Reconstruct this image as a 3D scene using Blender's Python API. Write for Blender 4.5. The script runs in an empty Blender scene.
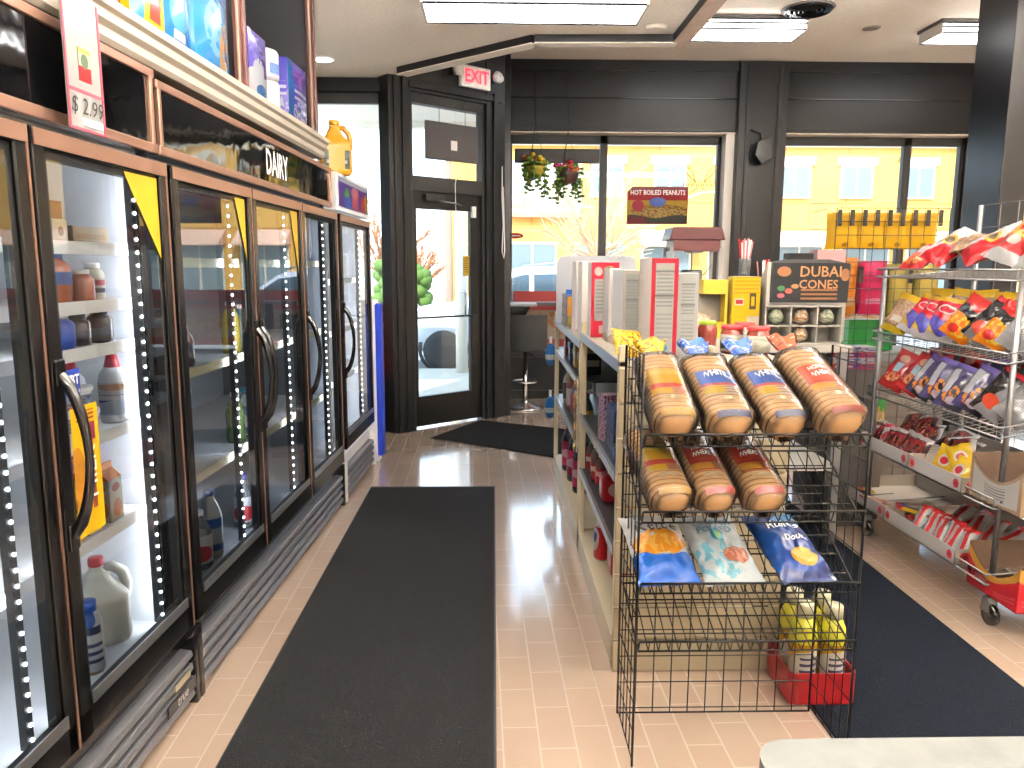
import bpy, math, random
from mathutils import Vector, Matrix, noise
C = bpy.context.scene
R_ = math.radians
# ---------------------------------------------------------------- camera
cam_d = bpy.data.cameras.new('camera'); cam = bpy.data.objects.new('camera', cam_d)
C.collection.objects.link(cam); C.camera = cam
cam_d.sensor_width = 36.0; cam_d.lens = 36.0 * 769.0 / 1024.0; cam_d.clip_start = 0.05; cam_d.clip_end = 300
_p, _y, _r = R_(-8.72), R_(1.34), R_(0.18)
_f = Vector((math.sin(_y)*math.cos(_p), math.cos(_y)*math.cos(_p), math.sin(_p)))
_rt = Vector((math.cos(_y), -math.sin(_y), 0)); _up = _rt.cross(_f)
_r2 = _rt*math.cos(_r) + _up*math.sin(_r); _u2 = _up*math.cos(_r) - _rt*math.sin(_r)
cam.matrix_world = Matrix(((_r2.x, _u2.x, -_f.x, 0), (_r2.y, _u2.y, -_f.y, 0), (_r2.z, _u2.z, -_f.z, 1.6), (0, 0, 0, 1)))
# ---------------------------------------------------------------- sky, sun, exposure
SKY = 1.8; SUN = 4.4; LAMP = 4.6; FILL = 125.0
wd = bpy.data.worlds.new('world'); C.world = wd; wd.use_nodes = True
_n = wd.node_tree.nodes; _l = wd.node_tree.links; _n.clear()
_tc = _n.new('ShaderNodeTexCoord'); _sx = _n.new('ShaderNodeSeparateXYZ'); _cr = _n.new('ShaderNodeValToRGB')
_bg = _n.new('ShaderNodeBackground'); _wo = _n.new('ShaderNodeOutputWorld')
_l.new(_tc.outputs['Generated'], _sx.inputs[0]); _l.new(_sx.outputs['Z'], _cr.inputs[0]); _l.new(_cr.outputs[0], _bg.inputs[0]); _l.new(_bg.outputs[0], _wo.inputs[0])
_cr.color_ramp.elements[0].color = (0.70, 0.85, 0.96, 1); _cr.color_ramp.elements[1].color = (0.30, 0.55, 0.95, 1)
_bg.inputs[1].default_value = SKY
sun_d = bpy.data.lights.new('sun', 'SUN'); sun_d.energy = SUN; sun_d.angle = R_(0.6); sun_d.color = (1.0, 0.93, 0.82)
sun = bpy.data.objects.new('sun', sun_d); C.collection.objects.link(sun)
sun.rotation_euler = Vector((0.35, 0.75, -0.75)).to_track_quat('-Z', 'Y').to_euler()
C.view_settings.view_transform = 'Standard'; C.view_settings.look = 'None'; C.view_settings.gamma = 1.0
C.view_settings.exposure = 1.55; C.view_settings.use_curve_mapping = False
C.cycles.use_denoising = True; C.cycles.max_bounces = 10; C.cycles.transparent_max_bounces = 24
C.cycles.diffuse_bounces = 4; C.cycles.glossy_bounces = 4; C.cycles.caustics_reflective = False; C.cycles.caustics_refractive = False
C.cycles.sample_clamp_indirect = 6.0
# ---------------------------------------------------------------- materials
def hexc(h):
    h = h.lstrip('#'); v = [int(h[i:i+2], 16)/255 for i in (0, 2, 4)]
    return tuple((c/12.92 if c <= 0.04045 else ((c+0.055)/1.055)**2.4) for c in v) + (1.0,)
_M = {}
INK = [1.0]      # pigment scale: goods darkened to offset the strong lamps
def mat(key, col, rough=0.5, metal=0.0, spec=0.5, emit=0.0, bump=0.0, bscale=50.0, var=0.0, vscale=4.0, coat=0.0, alpha=None):
    if key in _M: return _M[key]
    m = bpy.data.materials.new(key); m.use_nodes = True; nt = m.node_tree; b = nt.nodes['Principled BSDF']
    c = tuple(q*INK[0] for q in hexc(col)[:3])+(1.0,) if isinstance(col, str) and not metal and not emit else (hexc(col) if isinstance(col, str) else col)
    b.inputs['Base Color'].default_value = c; b.inputs['Roughness'].default_value = rough; b.inputs['Metallic'].default_value = metal
    b.inputs['Specular IOR Level'].default_value = spec; b.inputs['Coat Weight'].default_value = coat; b.inputs['Coat Roughness'].default_value = 0.08
    if emit: b.inputs['Emission Color'].default_value = c; b.inputs['Emission Strength'].default_value = emit
    if alpha is not None: b.inputs['Alpha'].default_value = alpha
    if var or bump:
        tc = nt.nodes.new('ShaderNodeTexCoord')
    if var:
        nz = nt.nodes.new('ShaderNodeTexNoise'); nz.inputs['Scale'].default_value = vscale; nz.inputs['Detail'].default_value = 6
        nt.links.new(tc.outputs['Object'], nz.inputs['Vector'])
        mx = nt.nodes.new('ShaderNodeMix'); mx.data_type = 'RGBA'
        mx.inputs[6].default_value = tuple(max(0, x*(1-var)) for x in c[:3])+(1,); mx.inputs[7].default_value = tuple(min(1, x*(1+var)) for x in c[:3])+(1,)
        nt.links.new(nz.outputs['Fac'], mx.inputs[0]); nt.links.new(mx.outputs[2], b.inputs['Base Color'])
    if bump:
        nb = nt.nodes.new('ShaderNodeTexNoise'); nb.inputs['Scale'].default_value = bscale; nb.inputs['Detail'].default_value = 4
        nt.links.new(tc.outputs['Object'], nb.inputs['Vector'])
        bp = nt.nodes.new('ShaderNodeBump'); bp.inputs['Strength'].default_value = bump; bp.inputs['Distance'].default_value = 0.01
        nt.links.new(nb.outputs['Fac'], bp.inputs['Height']); nt.links.new(bp.outputs[0], b.inputs['Normal'])
    _M[key] = m; return m
def pane(key, tint=(0.97, 0.98, 0.98, 1), rough=0.0, ior=1.5, gain=1.0, haze=0.0, hcol=(1, 1, 1, 1)):
    """a thin clear sheet: what lies behind shows through, reflections by the Fresnel law"""
    if key in _M: return _M[key]
    m = bpy.data.materials.new(key); m.use_nodes = True; nt = m.node_tree; N = nt.nodes; N.clear(); L = nt.links
    o = N.new('ShaderNodeOutputMaterial'); t = N.new('ShaderNodeBsdfTransparent'); g = N.new('ShaderNodeBsdfGlossy')
    t.inputs[0].default_value = tint; g.inputs['Roughness'].default_value = rough
    fr = N.new('ShaderNodeFresnel'); fr.inputs[0].default_value = ior
    mu = N.new('ShaderNodeMath'); mu.operation = 'MULTIPLY'; mu.use_clamp = True; mu.inputs[1].default_value = gain
    mx = N.new('ShaderNodeMixShader'); L.new(fr.outputs[0], mu.inputs[0]); L.new(mu.outputs[0], mx.inputs[0]); L.new(t.outputs[0], mx.inputs[1]); L.new(g.outputs[0], mx.inputs[2])
    last = mx
    if haze:
        d = N.new('ShaderNodeBsdfDiffuse'); d.inputs[0].default_value = hcol; m2 = N.new('ShaderNodeMixShader'); m2.inputs[0].default_value = haze
        L.new(mx.outputs[0], m2.inputs[1]); L.new(d.outputs[0], m2.inputs[2]); last = m2
    L.new(last.outputs[0], o.inputs[0]); _M[key] = m; return m
def printed(key, base, layers, rough=0.35, coat=0.0, bump=0.0, metal=0.0, spec=0.16):
    """packaging print: flat inks laid over each other in the sheet's own UV"""
    if key in _M: return _M[key]
    ink = lambda h: tuple(q*0.40 for q in hexc(h)[:3])+(1.0,)
    base = ink(base) if isinstance(base, str) else base
    m = mat(key, base, rough, metal, spec, coat=coat, bump=bump, bscale=14); nt = m.node_tree; N = nt.nodes; L = nt.links; b = N['Principled BSDF']
    tc = N.new('ShaderNodeTexCoord'); sp = N.new('ShaderNodeSeparateXYZ'); L.new(tc.outputs['UV'], sp.inputs[0])
    U, V = sp.outputs[0], sp.outputs[1]
    def ma(op, a, c=None, clamp=False):
        n = N.new('ShaderNodeMath'); n.operation = op; n.use_clamp = clamp
        for i, q in enumerate((a, c)):
            if q is None: continue
            if isinstance(q, (int, float)): n.inputs[i].default_value = q
            else: L.new(q, n.inputs[i])
        return n.outputs[0]
    cur = base; cs = None
    for ly in layers:
        k, a, colr = ly[0], ly[1], ink(ly[2])
        if k == 'rect':
            f = ma('MULTIPLY', ma('MULTIPLY', ma('GREATER_THAN', U, a[0]), ma('LESS_THAN', U, a[1])), ma('MULTIPLY', ma('GREATER_THAN', V, a[2]), ma('LESS_THAN', V, a[3])))
        elif k == 'ell':
            du = ma('DIVIDE', ma('SUBTRACT', U, a[0]), a[2]); dv = ma('DIVIDE', ma('SUBTRACT', V, a[1]), a[3])
            f = ma('LESS_THAN', ma('ADD', ma('MULTIPLY', du, du), ma('MULTIPLY', dv, dv)), 1.0)
        elif k == 'wave':      # everything above v0 + amp*sin(freq*u+ph)  (amp<0: below)
            w = ma('ADD', ma('MULTIPLY', ma('SINE', ma('ADD', ma('MULTIPLY', U, a[2]), a[3])), abs(a[1])), a[0])
            f = ma('GREATER_THAN', V, w) if a[1] > 0 else ma('LESS_THAN', V, w)
        elif k == 'diag':      # u*a+v*b > c
            f = ma('GREATER_THAN', ma('ADD', ma('MULTIPLY', U, a[0]), ma('MULTIPLY', V, a[1])), a[2])
        elif k == 'lines':     # fine print: n lines in a rectangle
            st = ma('GREATER_THAN', ma('FRACT', ma('MULTIPLY', V, a[4])), 0.55)
            f = ma('MULTIPLY', st, ma('MULTIPLY', ma('MULTIPLY', ma('GREATER_THAN', U, a[0]), ma('LESS_THAN', U, a[1])), ma('MULTIPLY', ma('GREATER_THAN', V, a[2]), ma('LESS_THAN', V, a[3]))))
        elif k == 'blot':      # mottled food picture inside an ellipse
            nz = N.new('ShaderNodeTexNoise'); nz.inputs['Scale'].default_value = a[4]; L.new(tc.outputs['UV'], nz.inputs['Vector'])
            du = ma('DIVIDE', ma('SUBTRACT', U, a[0]), a[2]); dv = ma('DIVIDE', ma('SUBTRACT', V, a[1]), a[3])
            f = ma('MULTIPLY', ma('LESS_THAN', ma('ADD', ma('MULTIPLY', du, du), ma('MULTIPLY', dv, dv)), 1.0), ma('GREATER_THAN', nz.outputs['Fac'], a[5] if len(a) > 5 else 0.5))
        mx = N.new('ShaderNodeMix'); mx.data_type = 'RGBA'
        if cs is None: mx.inputs[6].default_value = cur
        else: L.new(cs, mx.inputs[6])
        mx.inputs[7].default_value = colr; L.new(f, mx.inputs[0]); cs = mx.outputs[2]
    if cs is not None: L.new(cs, b.inputs['Base Color'])
    return m
# ---------------------------------------------------------------- mesh helpers
class MB:
    def __init__(s): s.v = []; s.f = []; s.mi = []; s.uv = []; s.sm = []; s.mats = []
    def mx(s, m):
        if m not in s.mats: s.mats.append(m)
        return s.mats.index(m)
    def face(s, idx, m, uv=None, sm=False):
        s.f.append(tuple(idx)); s.mi.append(s.mx(m)); s.uv.append(uv or [(0.5, 0.5)]*len(idx)); s.sm.append(sm)
    def pts(s, P):
        k = len(s.v); s.v += [tuple(p) for p in P]; return k
    def box(s, x0, x1, y0, y1, z0, z1, m, T=None, face=None):
        """face: dict of '-x','+x','-y','+y','-z','+z' to another material"""
        P = [(x0,y0,z0),(x1,y0,z0),(x1,y1,z0),(x0,y1,z0),(x0,y0,z1),(x1,y0,z1),(x1,y1,z1),(x0,y1,z1)]
        if T: P = [T @ Vector(p) for p in P]
        k = s.pts(P); q = [(0,0),(1,0),(1,1),(0,1)]; fm = face or {}
        for nm, ix in (('-y',(0,1,5,4)),('+x',(1,2,6,5)),('+y',(2,3,7,6)),('-x',(3,0,4,7)),('+z',(4,5,6,7)),('-z',(3,2,1,0))):
            s.face([k+i for i in ix], fm.get(nm, m), q)
        return s
    def tube(s, P, r, m, n=6, closed=False, caps=True):
        P = [Vector(p) for p in P]; rings = []
        N = len(P); rr = r if isinstance(r, (list, tuple)) else [r]*N
        prev = None
        for i, p in enumerate(P):
            if closed: d = P[(i+1) % N] - P[i-1]
            else: d = P[min(i+1, N-1)] - P[max(i-1, 0)]
            if d.length < 1e-9: d = Vector((0,0,1))
            d.normalize()
            if prev is None:
                a = d.orthogonal().normalized()
            else:
                a = prev - d*prev.dot(d); a = a.normalized() if a.length > 1e-6 else d.orthogonal().normalized()
            prev = a; b = d.cross(a)
            rings.append(s.pts([p + (a*math.cos(2*math.pi*j/n + math.pi/n) + b*math.sin(2*math.pi*j/n + math.pi/n))*rr[i] for j in range(n)]))
        for i in range(N if closed else N-1):
            k0, k1 = rings[i], rings[(i+1) % N]
            for j in range(n): s.face((k0+j, k0+(j+1)%n, k1+(j+1)%n, k1+j), m, sm=n > 4)
        if caps and not closed:
            s.face([rings[0]+j for j in reversed(range(n))], m); s.face([rings[-1]+j for j in range(n)], m)
        return s
    def lathe(s, prof, m, c=(0,0,0), n=16, T=None, sx=1.0, sy=1.0, cap=True):
        """profile of (r, z) bottom to top; m may be a list of one material per span"""
        ks = []
        for r, z in prof:
            P = [Vector((c[0]+sx*r*math.cos(2*math.pi*j/n), c[1]+sy*r*math.sin(2*math.pi*j/n), c[2]+z)) for j in range(n)]
            if T: P = [T @ p for p in P]
            ks.append(s.pts(P))
        for i in range(len(prof)-1):
            mm = m[i] if isinstance(m, list) else m
            for j in range(n):
                u0, u1 = j/n, (j+1)/n; v0, v1 = i/(len(prof)-1), (i+1)/(len(prof)-1)
                s.face((ks[i]+j, ks[i]+(j+1)%n, ks[i+1]+(j+1)%n, ks[i+1]+j), mm, [(u0,v0),(u1,v0),(u1,v1),(u0,v1)], True)
        m0 = m[0] if isinstance(m, list) else m; m1 = m[-1] if isinstance(m, list) else m
        if cap and prof[0][0] > 1e-5: s.face([ks[0]+j for j in reversed(range(n))], m0)
        if cap and prof[-1][0] > 1e-5: s.face([ks[-1]+j for j in range(n)], m1)
        return s
    def grid(s, fn, nu, nv, m, flip=False, sm=True, uvr=(0,1,0,1)):
        k = s.pts([fn(i/nu, j/nv) for j in range(nv+1) for i in range(nu+1)])
        for j in range(nv):
            for i in range(nu):
                a = k+j*(nu+1)+i; ix = [a, a+1, a+nu+2, a+nu+1]
                w = lambda p, q: (uvr[0]+(uvr[1]-uvr[0])*p/nu, uvr[2]+(uvr[3]-uvr[2])*q/nv)
                uv = [w(i,j), w(i+1,j), w(i+1,j+1), w(i,j+1)]
                if flip: ix.reverse(); uv.reverse()
                s.face(ix, m, uv, sm)
        return s
    def prism(s, poly, axis, a0, a1, m, sm=False, T=None):
        """polygon extruded along axis 0/1/2; the other two coordinates in x,y,z order"""
        def P(p, a):
            q = [p[0], p[1]]; q.insert(axis, a); v = Vector(q); return T @ v if T else v
        n = len(poly); k = s.pts([P(p, a0) for p in poly] + [P(p, a1) for p in poly])
        for j in range(n): s.face((k+j, k+(j+1)%n, k+n+(j+1)%n, k+n+j), m, sm=sm)
        s.face([k+j for j in reversed(range(n))], m); s.face([k+n+j for j in range(n)], m)
        return s
    def ell(s, c, r, m, n=12, k=8, T=None):
        r = r if isinstance(r, (tuple, list)) else (r, r, r)
        pr = [(math.sin(math.pi*i/k), -math.cos(math.pi*i/k)) for i in range(k+1)]
        ks = s.pts([(T @ Vector((c[0]+r[0]*a*math.cos(2*math.pi*j/n), c[1]+r[1]*a*math.sin(2*math.pi*j/n), c[2]+r[2]*z)) if T else
                     (c[0]+r[0]*a*math.cos(2*math.pi*j/n), c[1]+r[1]*a*math.sin(2*math.pi*j/n), c[2]+r[2]*z)) for a, z in pr for j in range(n)])
        for i in range(k):
            for j in range(n): s.face((ks+i*n+j, ks+i*n+(j+1)%n, ks+(i+1)*n+(j+1)%n, ks+(i+1)*n+j), m, [(j/n,i/k),((j+1)/n,i/k),((j+1)/n,(i+1)/k),(j/n,(i+1)/k)], True)
        return s
    def build(s, name, parent=None, bevel=0.0, loc=None, rot=None, sub=0):
        me = bpy.data.meshes.new(name); me.from_pydata(s.v, [], s.f)
        for m in s.mats: me.materials.append(m)
        me.polygons.foreach_set('material_index', s.mi); me.polygons.foreach_set('use_smooth', s.sm)
        ul = me.uv_layers.new(name='UVMap'); ul.data.foreach_set('uv', [c for u in s.uv for p in u for c in p])
        me.validate(); me.update()
        o = bpy.data.objects.new(name, me); C.collection.objects.link(o)
        if parent: o.parent = parent
        if loc: o.location = loc
        if rot: o.rotation_euler = rot
        if bevel:
            md = o.modifiers.new('edge', 'BEVEL'); md.width = bevel; md.segments = 2; md.limit_method = 'ANGLE'; md.angle_limit = R_(40)
        return o
def thing(name, label, cat, loc=(0,0,0), rot=0.0, group=None):
    o = bpy.data.objects.new(name, None); C.collection.objects.link(o); o.empty_display_size = 0.05
    o.location = loc; o.rotation_euler = (0, 0, rot) if isinstance(rot, (int, float)) else rot
    tag(o, label, cat, group); return o
def tag(o, label, cat, group=None):
    o['label'] = label; o['category'] = cat
    if group: o['group'] = group
    return o
def struct(o): o['kind'] = 'structure'; return o
def dup(root, loc=None, rot=None, label=None, group=None):
    r = root.copy(); C.collection.objects.link(r)
    if loc is not None: r.location = loc
    if rot is not None: r.rotation_euler = (0, 0, rot) if isinstance(rot, (int, float)) else rot
    if label: r['label'] = label
    if group: r['group'] = group
    for ch in list(root.children):
        c = ch.copy(); C.collection.objects.link(c); c.parent = r
        for g in list(ch.children):
            d = g.copy(); C.collection.objects.link(d); d.parent = c
    return r
def text(body, size, m, name, parent, fn, extrude=0.0, align='CENTER', shear=0.0, bold=0.0, sx=1.0):
    """lettering as a mesh; fn maps (x, y, depth) of the flat text to a point in the parent's space"""
    cu = bpy.data.curves.new('t', 'FONT'); cu.body = body; cu.size = size; cu.align_x = align; cu.align_y = 'CENTER'
    cu.extrude = extrude; cu.resolution_u = 2; cu.shear = shear; cu.offset = bold
    t = bpy.data.objects.new('t', cu); C.collection.objects.link(t)
    dg = bpy.context.evaluated_depsgraph_get(); me = bpy.data.meshes.new_from_object(t.evaluated_get(dg))
    bpy.data.objects.remove(t); bpy.data.curves.remove(cu)
    for v in me.vertices: v.co = fn(v.co.x*sx, v.co.y, v.co.z)
    me.name = name; me.materials.clear(); me.materials.append(m); me.update()
    o = bpy.data.objects.new(name, me); C.collection.objects.link(o); o.parent = parent; return o
ORD = ['first', 'second', 'third', 'fourth', 'fifth', 'sixth', 'seventh', 'eighth', 'ninth', 'tenth', 'eleventh', 'twelfth', 'thirteenth', 'fourteenth', 'fifteenth', 'sixteenth']
def lerp(a, b, t): return a + (b-a)*t
def smooth(t): t = max(0.0, min(1.0, t)); return t*t*(3-2*t)
# common finishes
black = mat('black_paint', '#0b0b0e', 0.34, spec=0.3, bump=0.06, bscale=30)
blackg = mat('black_gloss', '#0b0b0d', 0.18)
blackm = mat('black_wire', '#050506', 0.42, 0.0, spec=0.2)
white = mat('white_enamel', '#e9eaea', 0.35)
liner = mat('cooler_liner', '#d9dcdf', 0.4)
linerd = mat('cooler_liner_grey', '#70767c', 0.4)
chrome = mat('chrome', '#d8d8da', 0.14, 1.0)
zinc = mat('zinc_wire', '#77787b', 0.32, 0.85)
bronze_refl = mat('bronze_reflection_tint', '#a98370', 0.36, 0.8)  # bronze tone brightened with the street building's salmon reflection
steel = mat('brushed_steel', '#9b9ea2', 0.35, 0.9)
led = mat('led_dot', '#f4f9ff', 0.3, emit=8.0)
ledm = mat('led_lens', '#f0f4ff', 0.3, emit=8.0)
ledh = mat('led_housing', '#4a4d52', 0.35)
paperw = mat('white_paper', '#f2f0ec', 0.6)
beigem = mat('beige_shelf_metal', '#c9bea1', 0.45, bump=0.02, bscale=60)
inkk = mat('black_ink', '#141414', 0.5); inkw = mat('white_ink', '#f5f5f2', 0.45); inkr = mat('red_ink', '#a0101a', 0.45, spec=0.2)
inkb = mat('blue_ink', '#173f8c', 0.45); inky = mat('yellow_ink', '#f4c81e', 0.45); inko = mat('orange_ink', '#e8682a', 0.45); inkg = mat('gold_ink', '#8f653c', 0.4)
inkm = mat('maroon_ink', '#6a121c', 0.5)
# ================================================================ setting
def floor_mat():
    m = bpy.data.materials.new('floor_tile'); m.use_nodes = True; nt = m.node_tree; N = nt.nodes; L = nt.links; b = N['Principled BSDF']
    tc = N.new('ShaderNodeTexCoord'); mp = N.new('ShaderNodeMapping'); mp.inputs['Rotation'].default_value = (0, 0, R_(90-1.2)); mp.inputs['Location'].default_value = (0.03, 0.045, 0)
    L.new(tc.outputs['Object'], mp.inputs[0])
    br = N.new('ShaderNodeTexBrick'); br.inputs['Scale'].default_value = 1.0; br.inputs['Brick Width'].default_value = 0.245; br.inputs['Row Height'].default_value = 0.124
    br.inputs['Mortar Size'].default_value = 0.0035; br.inputs['Mortar Smooth'].default_value = 0.3; br.offset = 0.5
    br.inputs['Color1'].default_value = hexc('#b09a89'); br.inputs['Color2'].default_value = hexc('#b5a08f'); br.inputs['Mortar'].default_value = hexc('#c6b6a6')
    L.new(mp.outputs[0], br.inputs['Vector'])
    nz = N.new('ShaderNodeTexNoise'); nz.inputs['Scale'].default_value = 2.5; nz.inputs['Detail'].default_value = 8; L.new(tc.outputs['Object'], nz.inputs['Vector'])
    mr = N.new('ShaderNodeMapRange'); mr.inputs[3].default_value = 0.88; mr.inputs[4].default_value = 1.08; L.new(nz.outputs['Fac'], mr.inputs[0])
    hs = N.new('ShaderNodeHueSaturation'); L.new(br.outputs[0], hs.inputs['Color']); L.new(mr.outputs[0], hs.inputs['Value']); L.new(hs.outputs[0], b.inputs['Base Color'])
    r2 = N.new('ShaderNodeMapRange'); r2.inputs[3].default_value = 0.10; r2.inputs[4].default_value = 0.22; L.new(nz.outputs['Fac'], r2.inputs[0]); L.new(r2.outputs[0], b.inputs['Roughness'])
    bp = N.new('ShaderNodeBump'); bp.inputs['Strength'].default_value = 0.25; bp.inputs['Distance'].default_value = 0.002; bp.invert = True
    L.new(br.outputs['Fac'], bp.inputs['Height']); L.new(bp.outputs[0], b.inputs['Normal'])
    b.inputs['Specular IOR Level'].default_value = 0.8; b.inputs['Coat Weight'].default_value = 1.0; b.inputs['Coat Roughness'].default_value = 0.10
    return m
ceilm = mat('textured_ceiling', '#f3ebdf', 0.9, bump=1.0, bscale=60, var=0.10, vscale=30)
struct(MB().box(-2.1, 7.1, -4.1, 9.6, -0.12, 0.0, floor_mat()).build('floor'))
struct(MB().box(-2.1, 7.1, -4.1, 9.6, 3.92, 4.05, ceilm).build('ceiling'))
SOF = [(-2.0, -4.0), (1.36, -4.0), (1.36, 6.08), (0.32, 6.12), (-0.10, 6.44), (-0.82, 7.10), (-0.84, 7.50), (-2.0, 7.50)]
struct(MB().prism(SOF, 2, 3.30, 3.90, ceilm).build('ceiling_lower'))
wallp = mat('interior_wall', '#e2dccf', 0.8)
struct(MB().box(-2.12, -2.0, -4.1, 7.5, 0, 3.92, wallp).build('wall_left'))
struct(MB().box(7.0, 7.1, -4.1, 9.6, 0, 3.92, wallp).build('wall_right'))
struct(MB().box(-2.1, 7.1, -4.1, -4.0, 0, 3.92, wallp).build('wall_back'))
# ceiling trims: dark fascia with a white underside, and a raw wood beam running back
def strip(p0, p1, zt, h, w, md, mw, name):
    a, b = Vector(p0), Vector(p1); d = (b-a).normalized(); n = Vector((d.y, -d.x))
    T = Matrix(((d.x, n.x, 0, a.x), (d.y, n.y, 0, a.y), (0, 0, 1, 0), (0, 0, 0, 1))); L = (b-a).length
    mb = MB(); mb.box(0, L, -w/2, w/2, zt-h, zt+0.01, md, T); mb.box(0, L, -w/2+0.006, w/2, zt-h-0.006, zt-h, mw, T)
    return struct(mb.build(name))
trimw = mat('white_trim', '#ded6c8', 0.55)
trimd = mat('dark_trim', '#0f0e0f', 0.5)
strip((-0.80, 7.06), (0.32, 6.08), 3.30, 0.055, 0.13, trimd, trimw, 'trim_1')
strip((0.30, 6.09), (1.36, 6.05), 3.30, 0.055, 0.13, trimd, trimw, 'trim_2')
beamw = mat('raw_wood_beam', '#b8a698', 0.7, var=0.25, vscale=9)
mb = MB(); mb.box(1.33, 1.45, -4, 6.12, 3.24, 3.31, beamw); mb.box(1.325, 1.332, -4, 6.12, 3.245, 3.31, trimd)
struct(mb.build('trim_3'))
# ---- front wall with the windows (plane y = 9.2 inside, glass at 9.42)
fm = black
mb = MB()
mb.box(0.15, 7.0, 9.18, 9.55, 3.14, 3.92, fm)                       # header
mb.box(0.15, 7.0, 9.155, 9.18, 3.80, 3.92, fm); mb.box(0.15, 7.0, 9.165, 9.18, 3.50, 3.515, blackg)
mb.box(0.15, 2.72, 9.16, 9.18, 3.14, 3.18, fm); mb.box(3.40, 7.0, 9.16, 9.18, 3.14, 3.18, fm)
mb.box(2.80, 3.36, 9.10, 9.55, 0, 3.9, fm)                          # column between the windows
mb.box(2.88, 2.92, 9.085, 9.10, 0, 3.85, fm); mb.box(3.24, 3.28, 9.085, 9.10, 0, 3.85, fm)
mb.box(0.15, 7.0, 9.30, 9.55, 0, 0.50, fm); mb.box(0.15, 7.0, 9.27, 9.30, 0.0, 0.10, fm)
mb.box(0.0, 0.17, 8.16, 9.55, 0, 3.92, fm)                          # return wall beside the door
mb.box(5.62, 5.80, 9.15, 9.55, 0, 3.9, fm)
struct(mb.build('wall_front', bevel=0.004))
sofw = mat('reveal_white', '#e8e0d4', 0.6)
mb = MB(); mb.box(0.17, 7.0, 9.20, 9.54, 3.125, 3.139, sofw); mb.box(2.70, 2.80, 9.22, 9.54, 0.50, 3.13, sofw)
struct(mb.build('trim_4'))
glass = pane('window_glass', (0.97, 0.985, 0.98, 1), 0.0, 1.5, 0.9)
def window(n, x0, x1, z0=0.50, z1=3.13, y=9.42):
    mb = MB(); w = 0.045
    mb.box(x0, x1, y-0.03, y+0.05, z1-0.10, z1, trimd); mb.box(x0, x1, y-0.05, y+0.05, z0, z0+0.07, trimd)
    mb.box(x0, x0+w, y-0.03, y+0.05, z0, z1, trimd); mb.box(x1-w, x1, y-0.03, y+0.05, z0, z1, trimd)
    f = struct(mb.build('window_%d' % n, bevel=0.003))
    g = MB().box(x0+w, x1-w, y, y+0.006, z0+0.07, z1-0.10, glass).build('window_pane', f)
    return f
window(1, 0.17, 1.30); window(2, 1.30, 2.70); window(3, 3.36, 4.94); window(4, 4.94, 5.62); window(5, 5.80, 7.0)
# ---- glass front beyond the coolers (y = 7.42) and the corner post
mb = MB()
mb.box(-2.1, -0.98, 7.40, 7.55, 3.17, 3.92, fm); mb.box(-2.1, -0.98, 7.36, 7.40, 3.17, 3.24, fm); mb.box(-2.1, -0.98, 7.40, 7.55, 0, 0.42, fm)
struct(mb.build('wall_front_left', bevel=0.003))
f = struct(MB().box(-2.0, -1.0, 7.44, 7.50, 3.08, 3.17, trimd).box(-2.0, -1.0, 7.44, 7.50, 0.42, 0.50, trimd).box(-2.0, -1.95, 7.44, 7.5, 0.42, 3.17, trimd).build('window_6'))
MB().box(-1.95, -0.99, 7.47, 7.476, 0.50, 3.08, glass).build('window_pane', f)
# ---- angled door wall
DP = Vector((-0.80, 7.44, 0)); DD = Vector((0.86, 0.71, 0)).normalized(); DN = Vector((DD.y, -DD.x, 0))
DT = Matrix(((DD.x, DN.x, 0, DP.x), (DD.y, DN.y, 0, DP.y), (0, 0, 1, 0), (0, 0, 0, 1)))   # local: x along the wall, y towards the room
mb = MB()
mb.box(-0.24, 0.0, -0.12, 0.05, 0, 3.92, fm, DT); mb.box(-0.10, -0.06, 0.05, 0.07, 0, 3.4, fm, DT); mb.box(-0.19, -0.15, 0.05, 0.065, 0, 3.4, fm, DT)
mb.box(0.90, 1.14, -0.12, 0.05, 0, 3.92, fm, DT); mb.box(0.98, 1.04, 0.05, 0.075, 0, 3.3, fm, DT)
mb.box(-0.02, 0.92, -0.12, 0.04, 3.19, 3.92, fm, DT); mb.box(-0.02, 1.1, 0.04, 0.065, 3.22, 3.28, fm, DT)
struct(mb.build('wall_entrance', bevel=0.004))
mb = MB()
mb.box(0.0, 0.90, -0.08, 0.02, 2.30, 2.44, trimd, DT); mb.box(0.0, 0.90, -0.08, 0.02, 3.10, 3.19, trimd, DT)
mb.box(0.0, 0.035, -0.08, 0.02, 0, 3.19, trimd, DT); mb.box(0.865, 0.90, -0.08, 0.02, 0, 3.19, trimd, DT)
w7 = struct(mb.build('window_7', bevel=0.003)); MB().box(0.035, 0.865, -0.035, -0.029, 2.44, 3.10, glass, DT).build('window_pane', w7)
mb = MB()
dm = mat('door_black', '#0b0a0b', 0.36, spec=0.3, bump=0.08, bscale=25)
mb.box(0.035, 0.085, -0.06, -0.01, 0.02, 2.30, dm, DT); mb.box(0.74, 0.865, -0.06, -0.01, 0.02, 2.30, dm, DT)
mb.box(0.035, 0.865, -0.06, -0.01, 0.02, 0.32, dm, DT); mb.box(0.035, 0.865, -0.06, -0.01, 2.14, 2.30, dm, DT)
door = struct(mb.build('door_1', bevel=0.003))
MB().box(0.085, 0.74, -0.04, -0.034, 0.32, 2.14, glass, DT).build('door_pane', door)
mb = MB(); mb.tube([DT @ Vector(p) for p in ((0.62, -0.03, 1.10), (0.62, 0.05, 1.10), (0.62, 0.05, 1.33), (0.62, -0.03, 1.33))], 0.010, steel, 8)
mb.tube([DT @ Vector(p) for p in ((0.06, 0.03, 1.10), (0.80, 0.03, 1.10))], 0.010, trimd, 8); mb.build('door_handle', door)
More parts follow.
